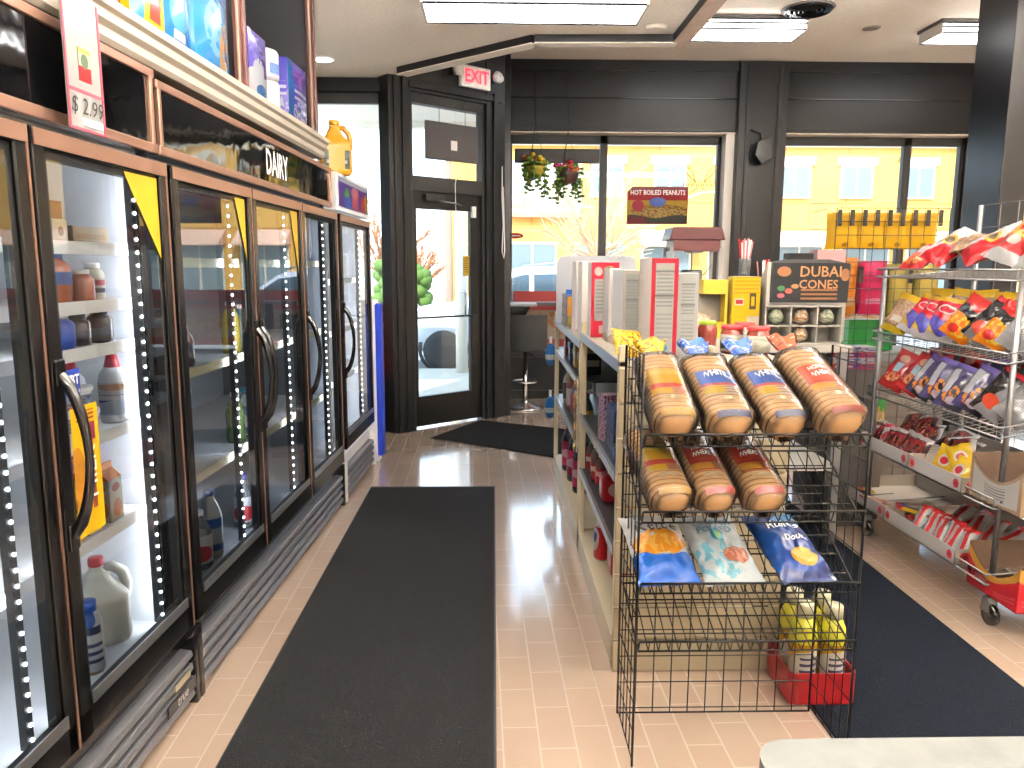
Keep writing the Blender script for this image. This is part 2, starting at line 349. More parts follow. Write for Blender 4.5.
mb = MB(); mb.box(0.16, 0.38, -0.01, 0.05, 2.215, 2.275, trimd, DT)
mb.tube([DT @ Vector(p) for p in ((0.3, 0.03, 2.22), (0.45, 0.11, 2.20), (0.60, 0.03, 2.19))], 0.009, steel, 6); mb.build('door_closer', door)
MB().box(0.655, 0.735, -0.033, -0.031, 1.50, 1.70, printed('yellow_notice', '#f0c94a', [('lines', (0.1, 0.9, 0.1, 0.9, 9), '#a8842a')]), DT).build('door_sticker', door)
MB().box(0.74, 0.79, -0.009, 0.015, 2.08, 2.19, white, DT).build('door_sensor', door)
# ---- free-standing column on the right
colm = mat('column_paint', '#0d0c0f', 0.28, bump=0.10, bscale=6, spec=0.35)
struct(MB().box(3.90, 4.11, 6.0, 6.48, 0, 3.92, colm).build('pillar_column', bevel=0.006))
# ================================================================ lamps on the ceilings
diff = mat('lamp_diffuser', '#ffffff', 0.4, emit=LAMP)
def ceiling_lamp(x0, x1, y0, y1, z, label, m=diff):
    t = thing('ceiling_light', label, 'ceiling light', ((x0+x1)/2, (y0+y1)/2, z), 0, 'wraparound ceiling lights')
    w, d = (x1-x0)/2, (y1-y0)/2
    MB().box(-w-0.02, w+0.02, -d-0.02, d+0.02, -0.03, 0.0, mat('lamp_pan', '#4a4644', 0.5)).build('housing', t)
    MB().prism([(-d, -0.03), (d, -0.03), (d-0.012, -0.12), (-d+0.012, -0.12)], 0, -w, w, m).build('diffuser', t)
    fr = MB()
    for k in (-1, 1):
        fr.box(-w-0.004, w+0.004, k*d-0.006, k*d+0.006, -0.042, -0.03, blackg)
        fr.box(k*w-0.008, k*w+0.008, -d, d, -0.125, -0.03, mat('lamp_endcap', '#b8b2aa', 0.4))
        fr.tube([(-w, k*(d-0.003), -0.066), (w, k*(d-0.003), -0.066)], 0.010, blackg, 4); fr.tube([(-w, k*(d-0.010), -0.118), (w, k*(d-0.010), -0.118)], 0.010, blackg, 4)
    fr.build('end_trim', t)
    return t
ceiling_lamp(-0.44, 0.94, 4.96, 5.37, 3.30, 'long lit ceiling light on the lower ceiling above the aisle mat')
ceiling_lamp(1.75, 2.93, 7.55, 7.97, 3.92, 'lit ceiling light beyond the beam, in front of the black window header')
ceiling_lamp(4.24, 5.6, 7.60, 8.0, 3.92, 'lit ceiling light partly hidden by the grey pillar')
ceiling_lamp(-0.46, 0.98, -0.9, -0.3, 3.30, 'added unseen ceiling light above the near end of the cooler aisle')  # this and the next two are added out of view as fill
ceiling_lamp(2.0, 4.4, -0.9, -0.3, 3.92, 'added unseen ceiling light above the near end of the snack rack aisle')
ceiling_lamp(2.0, 4.4, 4.3, 4.9, 3.92, 'added unseen ceiling light above the far end of the snack rack aisle')
t = thing('recessed_light', 'small round lit downlight in the lower ceiling beside the wall cabinet', 'ceiling light', (-1.42, 6.75, 3.30))
MB().lathe([(0.11, -0.008), (0.10, -0.016), (0.085, -0.016), (0.085, 0.0)], white, n=24, cap=False).build('trim_ring', t)
MB().lathe([(0.085, -0.012), (0.05, -0.015), (0.001, -0.015)], mat('downlight', '#fff6ea', 0.4, emit=3.0), n=24).build('lens', t)
t = thing('ceiling_vent', 'round dark ceiling vent between the two far ceiling lights', 'vent', (2.85, 7.35, 3.92))
mb = MB()
for r in (0.20, 0.16, 0.12, 0.08, 0.04): mb.lathe([(r+0.012, -0.02), (r+0.004, -0.035), (r-0.012, -0.01)], blackg, n=28)
mb.build('louver_rings', t); MB().lathe([(0.235, -0.004), (0.22, -0.018), (0.205, -0.012)], mat('vent_rim', '#6f6a66', 0.5), n=28).build('rim', t)
tag(MB().lathe([(0.07, -0.03), (0.075, -0.015), (0.075, 0.0)], mat('detector', '#e5ddcf', 0.5), n=20).build('smoke_detector', loc=(1.16, 5.80, 3.30)), 'small round smoke detector at the corner of the lower ceiling', 'smoke detector')
tag(MB().lathe([(0.06, -0.012), (0.085, -0.004), (0.085, 0.0)], mat('plate_grey', '#8f867c', 0.6), n=20).build('ceiling_plate', loc=(3.70, 7.9, 3.92)), 'small round blank plate on the ceiling right of the vent', 'ceiling plate')
up = mat('added_fill_lens', '#fffaf5', 0.4, emit=FILL)
def fill_uplight(x, y, z, L, zc, label):  # uplights added out of view to brighten the ceilings and the room
    t = thing('added_fill_light', label, 'ceiling light', (x, y, z), 0, 'added fill lights out of view')
    MB().prism([(-0.10, 0.0), (0.10, 0.0), (0.14, 0.06), (-0.14, 0.06)], 1, -L/2, L/2, white).build('housing', t); MB().box(-0.13, 0.13, -L/2+0.02, L/2-0.02, 0.058, 0.075, up).build('lens', t)
    for k in (-1, 1): MB().tube([(0, k*L*0.4, 0.07), (0, k*L*0.4, zc-z)], 0.004, steel, 5).build('suspension_wire', t)
for x, y, z, zc, lb in ((0.3, -1.5, 2.85, 3.30, 'added fill light behind the viewer over the cooler aisle'), (4.3, 2.4, 3.0, 3.92, 'added fill light right of the snack rack'), (2.3, -1.5, 3.0, 3.92, 'added fill light behind the viewer over the checkout'), (4.6, -1.5, 3.0, 3.92, 'added fill light behind the viewer by the right wall')): fill_uplight(x, y, z, 1.8, zc, lb)
for x, y, z, zc, lb in ((-0.5, 2.0, 2.58, 3.30, 'added fill light over the aisle on the cooler side'), (0.8, 2.0, 2.58, 3.30, 'added fill light over the aisle on the bread rack side'), (0.2, 2.75, 2.86, 3.30, 'added fill light above the near end of the bread rack aisle'), (4.7, 3.55, 3.07, 3.92, 'added fill light right of the snack rack, nearer the windows')): fill_uplight(x, y, z, 1.2, zc, lb)
# exit sign on the entrance wall
t = thing('exit_sign', 'exit sign with red letters and two lamp heads above the entrance', 'exit sign')
mb = MB(); mb.box(0.56, 0.92, 0.04, 0.09, 3.31, 3.51, white, DT); mb.build('housing', t, bevel=0.006)
text('EXIT', 0.17, mat('exit_red', '#e02030', 0.4, emit=1.6), 'lettering', t, lambda x, y, z: DT @ Vector((0.745+x, 0.092, 3.41+y)), 0, sx=0.85, bold=0.004)
for k, n in ((0.50, 0), (0.99, 1)):
    o = MB().lathe([(0.02, 0.0), (0.055, 0.05), (0.06, 0.08), (0.0, 0.085)], white, n=14, T=DT @ Matrix.Translation(Vector((k, 0.06, 3.42))) @ Matrix.Rotation(R_(-90), 4, 'X') @ Matrix.Rotation(R_(20), 4, 'X')).build('lamp_head', t)
# dark screen hung in the transom
t = thing('hanging_screen', 'dark flat screen hung on cords in the transom above the door', 'screen')
mb = MB(); mb.box(0.16, 0.78, 0.03, 0.065, 2.60, 2.95, mat('screen_back', '#3d3a3c', 0.5), DT); mb.build('panel', t, bevel=0.008)
MB().box(0.445, 0.52, 0.066, 0.068, 2.70, 2.79, paperw, DT).build('label_sticker', t)
mb = MB(); mb.tube([DT @ Vector((0.32, 0.05, 2.95)), DT @ Vector((0.32, 0.05, 3.2))], 0.003, inkk, 4); mb.tube([DT @ Vector((0.63, 0.05, 2.95)), DT @ Vector((0.63, 0.05, 3.2))], 0.003, inkk, 4); mb.build('cord', t)
mb = MB(); mb.tube([DT @ Vector(p) for p in ((0.50, 0.05, 2.60), (0.52, 0.06, 2.5), (0.50, 0.055, 2.38), (0.51, 0.055, 1.9))], 0.004, inkw, 5); mb.build('power_cable', t)
# shades and signs on the windows
tag(MB().box(0.24, 1.24, 9.30, 9.36, 2.80, 2.96, trimd).build('rolled_shade', bevel=0.01), 'dark rolled shade across the top of the window beside the door', 'window shade')
t = thing('peanut_poster', 'red and yellow hot boiled peanuts poster hung in the window', 'poster', (1.95, 9.36, 2.32))
pm = printed('peanut_print', '#d8b13a', [('rect', (0, 1, 0.72, 1.0), '#b8252c'), ('blot', (0.55, 0.38, 0.5, 0.2, 22, 0.47), '#8a5a2c'), ('blot', (0.5, 0.3, 0.5, 0.18, 18, 0.5), '#d9b978'), ('wave', (0.22, -0.05, 8, 1), '#3c3d35'), ('rect', (0.0, 0.3, 0.0, 0.2), '#7a2030'), ('ell', (0.17, 0.55, 0.10, 0.18), '#c3324f')], 0.5)
MB().prism([(-0.365, -0.22), (0.365, -0.22), (0.365, 0.22), (-0.30, 0.22), (-0.365, 0.16)], 1, 0, 0.004, inkm).build('board', t)
MB().grid(lambda u, v: (lerp(-0.355, 0.355, u), -0.003, lerp(-0.21, 0.165, v)), 1, 1, pm).build('picture', t)
text('HOT BOILED PEANUTS', 0.078, inkw, 'lettering', t, lambda x, y, z: Vector((x, -0.006, 0.148+y)), bold=0.001, sx=0.82)
MB().lathe([(0.10, 0), (0.10, 0.002)], inkb, n=24, T=Matrix.Translation(Vector((0.0, -0.004, 0.04))) @ Matrix.Rotation(R_(90), 4, 'X'), sy=0.55).build('blue_oval', t)
t = thing('oval_sticker', 'small red oval sticker on the glass right of the door', 'sticker', (0.245, 9.40, 1.96))
MB().lathe([(0.11, 0), (0.11, 0.002)], inkr, n=20, T=Matrix.Rotation(R_(90), 4, 'X'), sy=0.32).build('oval', t)
MB().box(-0.07, 0.07, -0.0035, -0.0025, -0.006, 0.008, inkw).build('print_line', t)
# window emblem: orange line decal
t = thing('window_decal', 'faint orange line emblem on the glass right of the peanuts poster', 'decal', (2.46, 9.405, 2.60))
mb = MB()
for k in (-1, 1):
    mb.tube([(k*0.05, 0, 0.0), (k*0.16, 0, 0.10), (k*0.20, 0, 0.18), (k*0.10, 0, 0.14), (k*0.05, 0, 0.0)], 0.006, inko, 4)
    mb.tube([(k*0.02, 0, -0.06), (k*0.13, 0, -0.14)], 0.006, inko, 4)
for i in range(7): mb.tube([(-0.2+i*0.06, 0, -0.05), (-0.18+i*0.06, 0, 0.03), (-0.155+i*0.06, 0, -0.05)], 0.006, inkr, 4)
mb.build('emblem', t)
t = thing('line_sign', 'thin outline sign drawn on the glass above the hanging pouches', 'decal', (4.0, 9.40, 2.15))
mb = MB(); mb.tube([(-0.2, 0, 0.2), (0.2, 0, 0.2), (0.2, 0, -0.1), (-0.2, 0, -0.1)], 0.006, mat('pink_line', '#d88a90', 0.5), 4, True)
mb.tube([(-0.15, 0, 0.1), (0, 0, 0.14), (0.15, 0, 0.08)], 0.006, mat('pink_line', '#d88a90'), 4); mb.tube([(0, 0, 0), (0.1, 0, 0.05), (0.16, 0, -0.04), (0.06, 0, -0.06)], 0.006, mat('blue_line', '#8a94c8', 0.5), 4, True); mb.build('outline', t)
banm = printed('banner_print', '#ee6a68', [('rect', (0, 1, 0.74, 0.80), '#8b8a8a'), ('rect', (0, 1, 0.14, 0.66), '#f2dfc8'), ('blot', (0.5, 0.42, 0.48, 0.2, 12, 0.52), '#eda066')], 0.6)  # red lightened: daylight glowing through the sheet is put into the colour
for x0, x1, lb in ((0.23, 1.24, 'red banner along the bottom of the window behind the bar stool'), (1.36, 2.64, 'red banner along the bottom of the window behind the popcorn machine'), (3.44, 4.88, 'red banner along the bottom of the window behind the hanging pouches')):
    tag(MB().grid(lambda u, v: (lerp(x0, x1, u), 9.405, lerp(0.62, 1.30, v)), 1, 1, banm).grid(lambda u, v: (lerp(x0, x1, u), 9.408, lerp(0.62, 1.30, v)), 1, 1, banm, flip=True).build('window_banner'), lb, 'banner')
t = thing('price_poster', 'red price poster standing in the glass beside the small cooler', 'poster', (-1.10, 7.405, 0.52))
MB().box(-0.16, 0.12, -0.012, 0, 0.0, 0.73, mat('poster_red', '#b02a3c', 0.5)).build('board', t)
text('WO', 0.15, inkw, 'lettering', t, lambda x, y, z: Vector((0.0+x, -0.014, 0.50+y)), bold=0.002)
text('08', 0.15, inky, 'lettering', t, lambda x, y, z: Vector((0.02+x, -0.014, 0.34+y)), bold=0.002)
MB().lathe([(0.07, 0), (0.07, 0.002)], inky, n=16, T=Matrix.Translation(Vector((0.0, -0.013, 0.62))) @ Matrix.Rotation(R_(90), 4, 'X'), sy=0.4).build('yellow_oval', t)
# black bracket camera on the window column
t = thing('wall_speaker', 'small black bracket speaker high on the column between windows', 'speaker', (3.06, 9.08, 2.95))
mb = MB(); mb.prism([(-0.08, 0.05), (0.08, 0.12), (0.10, -0.12), (-0.02, -0.2), (-0.10, -0.1)], 1, -0.14, 0, blackg); mb.build('case', t, bevel=0.008); MB().tube([(0, 0, 0.05), (0, 0, 0.16), (-0.12, 0, 0.2)], 0.012, blackg, 6).build('bracket', t)
# loose cable hanging along the door post
tag(MB().tube([DT @ Vector(p) for p in ((1.07, 0.09, 2.6), (1.06, 0.1, 2.3), (1.075, 0.1, 2.0), (1.06, 0.1, 1.75), (1.085, 0.1, 1.68), (1.095, 0.1, 1.75), (1.085, 0.09, 2.4))], 0.006, inkw, 5).build('hanging_cable'), 'white cable looped down the post right of the door', 'cable')
INK[0] = 0.7
# ---------------- hanging flower baskets
def basket(x, z, potm, flows, label, seed):
    random.seed(seed)
    t = thing('hanging_planter', label, 'hanging planter', (x, 9.05, z), 0, 'hanging flower baskets in the window')
    MB().lathe([(0.05, -0.13), (0.10, -0.10), (0.13, -0.02), (0.135, 0.0), (0.12, 0.0), (0.11, -0.02)], potm, n=18).build('pot', t)
    mb = MB()
    for k in range(3):
        a = k*2.1; mb.tube([(0.13*math.cos(a), 0.13*math.sin(a), 0), (0, 0, 0.45)], 0.003, inkk, 4)
    mb.tube([(0, 0, 0.45), (0, 0, 1.06)], 0.003, inkk, 4); mb.build('hanger', t)
    lm = [mat('leaf_a', '#6f9a36', 0.5), mat('leaf_b', '#a8bf4a', 0.5), mat('leaf_c', '#4d7a33', 0.5)]
    mb = MB()
    for k in range(16):
        a = random.uniform(0, 6.28); L = random.uniform(0.10, 0.36); r = random.uniform(0.08, 0.15)
        P = [(0.08*math.cos(a), 0.08*math.sin(a), 0.03), (r*math.cos(a), r*math.sin(a), 0.04), (r*1.1*math.cos(a), r*1.1*math.sin(a), -L*0.5), (r*1.15*math.cos(a), r*1.1*math.sin(a), -L)]
        mb.tube(P, 0.004, lm[2], 4)
        for q in range(10):
            f = q/9*(len(P)-1.001); i = int(f); p = Vector(P[i]).lerp(Vector(P[i+1]), f-i)
            mb.ell((p.x+random.uniform(-.03, .03), p.y+random.uniform(-.03, .03), p.z), (0.026, 0.022, 0.016), lm[k % 3], 6, 4)
    o = mb.build('trailing_vines', t); o['kind'] = 'stuff'
    mb = MB()
    for k in range(22):
        a = random.uniform(0, 6.28); r = random.uniform(0.02, 0.15)
        mb.ell((r*math.cos(a), r*math.sin(a), random.uniform(0.01, 0.13)), (0.035, 0.035, 0.028), flows[k % len(flows)], 7, 5)
    o = mb.build('flowers', t); o['kind'] = 'stuff'
fy, fr_, fp, fo = mat('petal_yellow', '#e3c230', 0.5), mat('petal_red', '#d83a3a', 0.5), mat('petal_pink', '#d0589a', 0.5), mat('petal_orange', '#ec7a35', 0.5)
basket(0.47, 2.72, mat('pot_yellow', '#c7b23a', 0.5), [fy, fy, fo, mat('leaf_b', '#a8bf4a')], 'yellow hanging pot with trailing green vines near the door', 3)
basket(0.84, 2.66, mat('pot_brown', '#5c3a38', 0.5), [fr_, fp, fo, mat('leaf_a', '#6f9a36')], 'brown hanging pot with red and pink flowers', 5)
INK[0] = 1.0
# ================================================================ outside
walkm = mat('pavement', '#b3a792', 0.85, var=0.08, vscale=3)
roadm = mat('asphalt', '#8f8c88', 0.9, var=0.1, vscale=5)
struct(MB().box(-60, 60, 7.5, 12.2, -0.14, -0.02, walkm).build('sidewalk')); struct(MB().box(-60, 60, 12.2, 31, -0.3, -0.12, roadm).build('road')); struct(MB().box(-60, 60, 31, 60, -0.2, -0.02, walkm).build('pavement_far'))
cpy = mat('canopy_white', '#efe9df', 0.6)
struct(MB().prism([(-8, 7.62), (-0.98, 7.62), (-0.06, 8.40), (-0.06, 9.75), (-8, 9.75)], 2, 3.32, 3.40, cpy).box(-8, -0.06, 9.68, 9.80, 3.25, 3.5, cpy).build('canopy_roof'))
# ochre building across the street
t = thing('ochre_building', 'two storey ochre brick building across the street', 'building', (0, 36, 0))
bm_ = mat('ochre_brick', '#cf9f4a', 0.85, var=0.12, vscale=1.5)
mb = MB(); mb.box(-2.2, 44, 0, 12, -0.1, 7.0, bm_)
for i in range(17): mb.box(-1.2+i*2.9, -1.16+i*2.9, -0.02, 0, 0, 7.0, mat('brick_joint', '#b57a42', 0.9))
for z in (3.3, 4.5, 6.75): mb.box(-2.2, 44, -0.02, 0, z, z+0.04, mat('brick_joint', '#b57a42'))
mb.build('wall', t)
MB().box(-2.4, 44.2, -0.2, 12.2, 7.0, 7.35, mat('parapet', '#ece6da', 0.8)).build('parapet', t)
wgl = mat('far_glass', '#66777c', 0.1, spec=0.6); wfr = mat('far_frame', '#c6bfb2', 0.6)
for i in range(15):
    x = 4.4 + i*2.87; o = MB().box(x, x+1.5, -0.12, 0.02, 4.72, 6.2, wfr).build('window', t)
    MB().box(x+0.1, x+0.70, -0.14, -0.12, 4.8, 6.1, wgl).box(x+0.80, x+1.4, -0.14, -0.12, 4.8, 6.1, wgl).build('glazing', o)
    MB().box(x-0.15, x+1.65, -0.16, 0.0, 6.2, 6.55, wfr).build('lintel', t)
for i in range(14):
    x = 0.6 + i*3.1; o = MB().box(x, x+2.3, -0.1, 0.02, 0.1, 2.7, wfr).build('shopfront', t)
    MB().box(x+0.1, x+1.1, -0.12, -0.1, 0.3, 2.6, wgl).box(x+1.2, x+2.2, -0.12, -0.1, 0.3, 2.6, wgl).build('glazing', o)
    if i > 1: MB().prism([(0.0, 3.25), (-0.9, 2.6), (-0.9, 2.5), (0.0, 2.6)], 0, x-0.1, x+2.4, mat('awning', '#dcb39b', 0.8)).build('awning', t)
o = MB().box(0.7, 3.95, -0.35, 0.0, 4.0, 6.3, wfr).build('sign_board', t); MB().box(0.7, 4.1, -0.37, 0, 3.8, 4.0, mat('sign_edge', '#c98064', 0.7)).build('sign_edge', o)
text('WW', 0.45, inko, 'lettering', t, lambda x, y, z: Vector((1.2+x, -0.38, 4.3+y)))
text('AVALON', 0.42, mat('far_letters', '#dcae88', 0.7), 'wall_lettering', t, lambda x, y, z: Vector((19.3+x, -0.05, 6.45+y)), 0.01)
# street pole, bare trees, bush
tag(MB().lathe([(0.16, 0), (0.13, 0.3), (0.10, 5.5)], mat('pole_brown', '#8a6a58', 0.7), n=10).build('street_pole', loc=(-1.55, 27, -0.1)), 'brown street pole seen through the door glass', 'pole')
def bare_tree(x, y, h, seed, label, col='#a4714a'):
    random.seed(seed); t = thing('bare_tree', label, 'tree', (x, y, -0.1), 0, 'trees across the street'); bk = mat('bark', '#8f7563', 0.9); tw = mat('twigs_'+col, col, 0.9)
    MB().tube([(0, 0, 0), (0.05, 0, h*0.3), (0, 0.1, h*0.5)], [0.16, 0.12, 0.09], bk, 7).build('trunk', t)
    mb = MB()
    for k in range(46):
        a = random.uniform(0, 6.28); e = random.uniform(0.2, 1.3); L = random.uniform(0.35, 0.6)*h
        z0 = h*random.uniform(0.3, 0.5); p = Vector((0, 0, z0)); d = Vector((math.cos(a)*math.cos(e), math.sin(a)*math.cos(e), math.sin(e)))
        P = [p, p+d*L*0.5, p+d*L+Vector((0, 0, 0.1*h))]; mb.tube(P, [0.05, 0.03, 0.01], tw, 4)
        for q in range(5):
            s_ = P[1].lerp(P[2], random.random()); d2 = (d+Vector((random.uniform(-.8, .8), random.uniform(-.8, .8), random.uniform(-.2, .7)))).normalized()
            mb.tube([s_, s_+d2*0.2*h], [0.025, 0.008], tw, 3)
    o = mb.build('branches', t); o['kind'] = 'stuff'
bare_tree(-4.2, 30, 3.6, 1, 'bare brown tree across the street, right of the red poster'); bare_tree(-8.6, 36, 4.2, 2, 'bare brown tree farthest left across the street', '#b08058'); bare_tree(-3.4, 35, 2.6, 4, 'bare tree beside the end of the ochre building'); bare_tree(3.6, 27, 4.6, 6, 'bare street tree in front of the white sign board', '#c9a27e')
random.seed(8); t = thing('green_bush', 'round green bush across the street behind the parked car', 'bush', (-3.4, 28.5, -0.1)); mb = MB()
for k in range(40): mb.ell((random.uniform(-.9, .9), random.uniform(-.4, .4), random.uniform(0.3, 1.7)), (0.28, 0.28, 0.25), mat('bush_green', '#4f6a2c', 0.9), 6, 5)
o = mb.build('foliage', t); o['kind'] = 'stuff'
# parked car
t = thing('parked_car', 'white sport utility car parked at the kerb', 'car', (0.58, 13.6, -0.12))
cw = mat('car_white', '#c4c8ce', 0.25, coat=0.8); cg = mat('car_glass', '#36454f', 0.08, spec=0.9); ck = mat('car_trim', '#2a2b2e', 0.5)
top = [(-2.30, 0.72), (-2.22, 0.92), (-1.7, 1.02), (-1.15, 1.08), (-0.55, 1.55), (-0.1, 1.68), (0.8, 1.70), (1.6, 1.60), (2.05, 1.28), (2.30, 1.05), (2.36, 0.75)]
def sec(x):
    for i in range(len(top)-1):
        if top[i][0] <= x <= top[i+1][0]: return lerp(top[i][1], top[i+1][1], (x-top[i][0])/(top[i+1][0]-top[i][0]))
    return top[-1][1]
def body(u, v):
    x = lerp(-2.30, 2.36, u); zt = sec(x); end = min(1, (1-abs(2*u-1))*5)**0.5; hw = 0.92*(0.72+0.28*end); zb = 0.32
    P = [(-hw*0.95, zb), (-hw, 0.6), (-hw*0.97, min(zt, 1.0)), (-hw*(0.97-0.28*max(0, zt-1.0)/0.7), zt*0.985 if zt > 1.02 else zt), (0, zt+0.03), (hw*(0.97-0.28*max(0, zt-1.0)/0.7), zt*0.985 if zt > 1.02 else zt), (hw*0.97, min(zt, 1.0)), (hw, 0.6), (hw*0.95, zb)]
    f = v*(len(P)-1); i = min(int(f), len(P)-2); w = f-i
    return (x, lerp(P[i][0], P[i+1][0], w), lerp(P[i][1], P[i+1][1], w))
MB().grid(body, 40, 24, cw, flip=True).build('body', t)
def sidew(x0, x1, name):
    def g(u, v):
        x = lerp(x0, x1, u); zt = sec(x)-0.10; z = lerp(1.04, max(1.05, zt), v); hw = 0.92*(0.97-0.28*max(0, z-1.0)/0.7); return (x, -hw-0.015, z)
    MB().grid(g, 8, 3, cg).build(name, t)
sidew(-0.95, 0.0, 'side_window'); sidew(0.08, 1.0, 'side_window'); sidew(1.08, 1.9, 'side_window')
for k in (-1.42, 1.42):
    for s_ in (-0.82, 0.82):
        w = MB(); TT = Matrix.Translation(Vector((k, s_, 0.34))) @ Matrix.Rotation(R_(90), 4, 'X')
        w.lathe([(0.22, -0.1), (0.33, -0.1), (0.345, -0.05), (0.345, 0.05), (0.33, 0.1), (0.22, 0.1)], mat('tyre', '#3a3836', 0.8), n=24, T=TT); o = w.build('wheel', t)
        w = MB(); w.lathe([(0.23, 0.06), (0.24, 0.09), (0.20, 0.08)], steel, n=24, T=TT, cap=False); w.lathe([(0.05, 0.02), (0.05, 0.09), (0.0, 0.095)], steel, n=12, T=TT)
        for q in range(10): w.box(0.04, 0.23, -0.012, 0.012, 0.05, 0.085, steel, TT @ Matrix.Rotation(q*0.6283, 4, 'Z'))
        w.build('rim', o)
        MB().lathe([(0.37, -0.03), (0.42, 0.0), (0.42, 0.03), (0.36, 0.03)], ck, n=24, cap=False, T=Matrix.Translation(Vector((k, s_*1.06, 0.36))) @ Matrix.Rotation(R_(90), 4, 'X')).build('wheel_arch', t)
MB().ell((-0.85, -1.03, 1.08), (0.10, 0.09, 0.08), cw).build('mirror', t)
mb = MB(); mb.tube([(-0.1, -0.55, 1.72), (0.4, -0.56, 1.77), (1.2, -0.56, 1.74), (1.5, -0.55, 1.66)], 0.02, steel, 6); mb.build('roof_rail', t)
tag(MB().lathe([(0.09, 0), (0.09, 2.6)], mat('post_white', '#dcd8d0', 0.6), n=12).build('street_post', loc=(-0.50, 11.8, -0.02)), 'white post on the sidewalk in front of the parked car', 'post')
INK[0] = 0.56
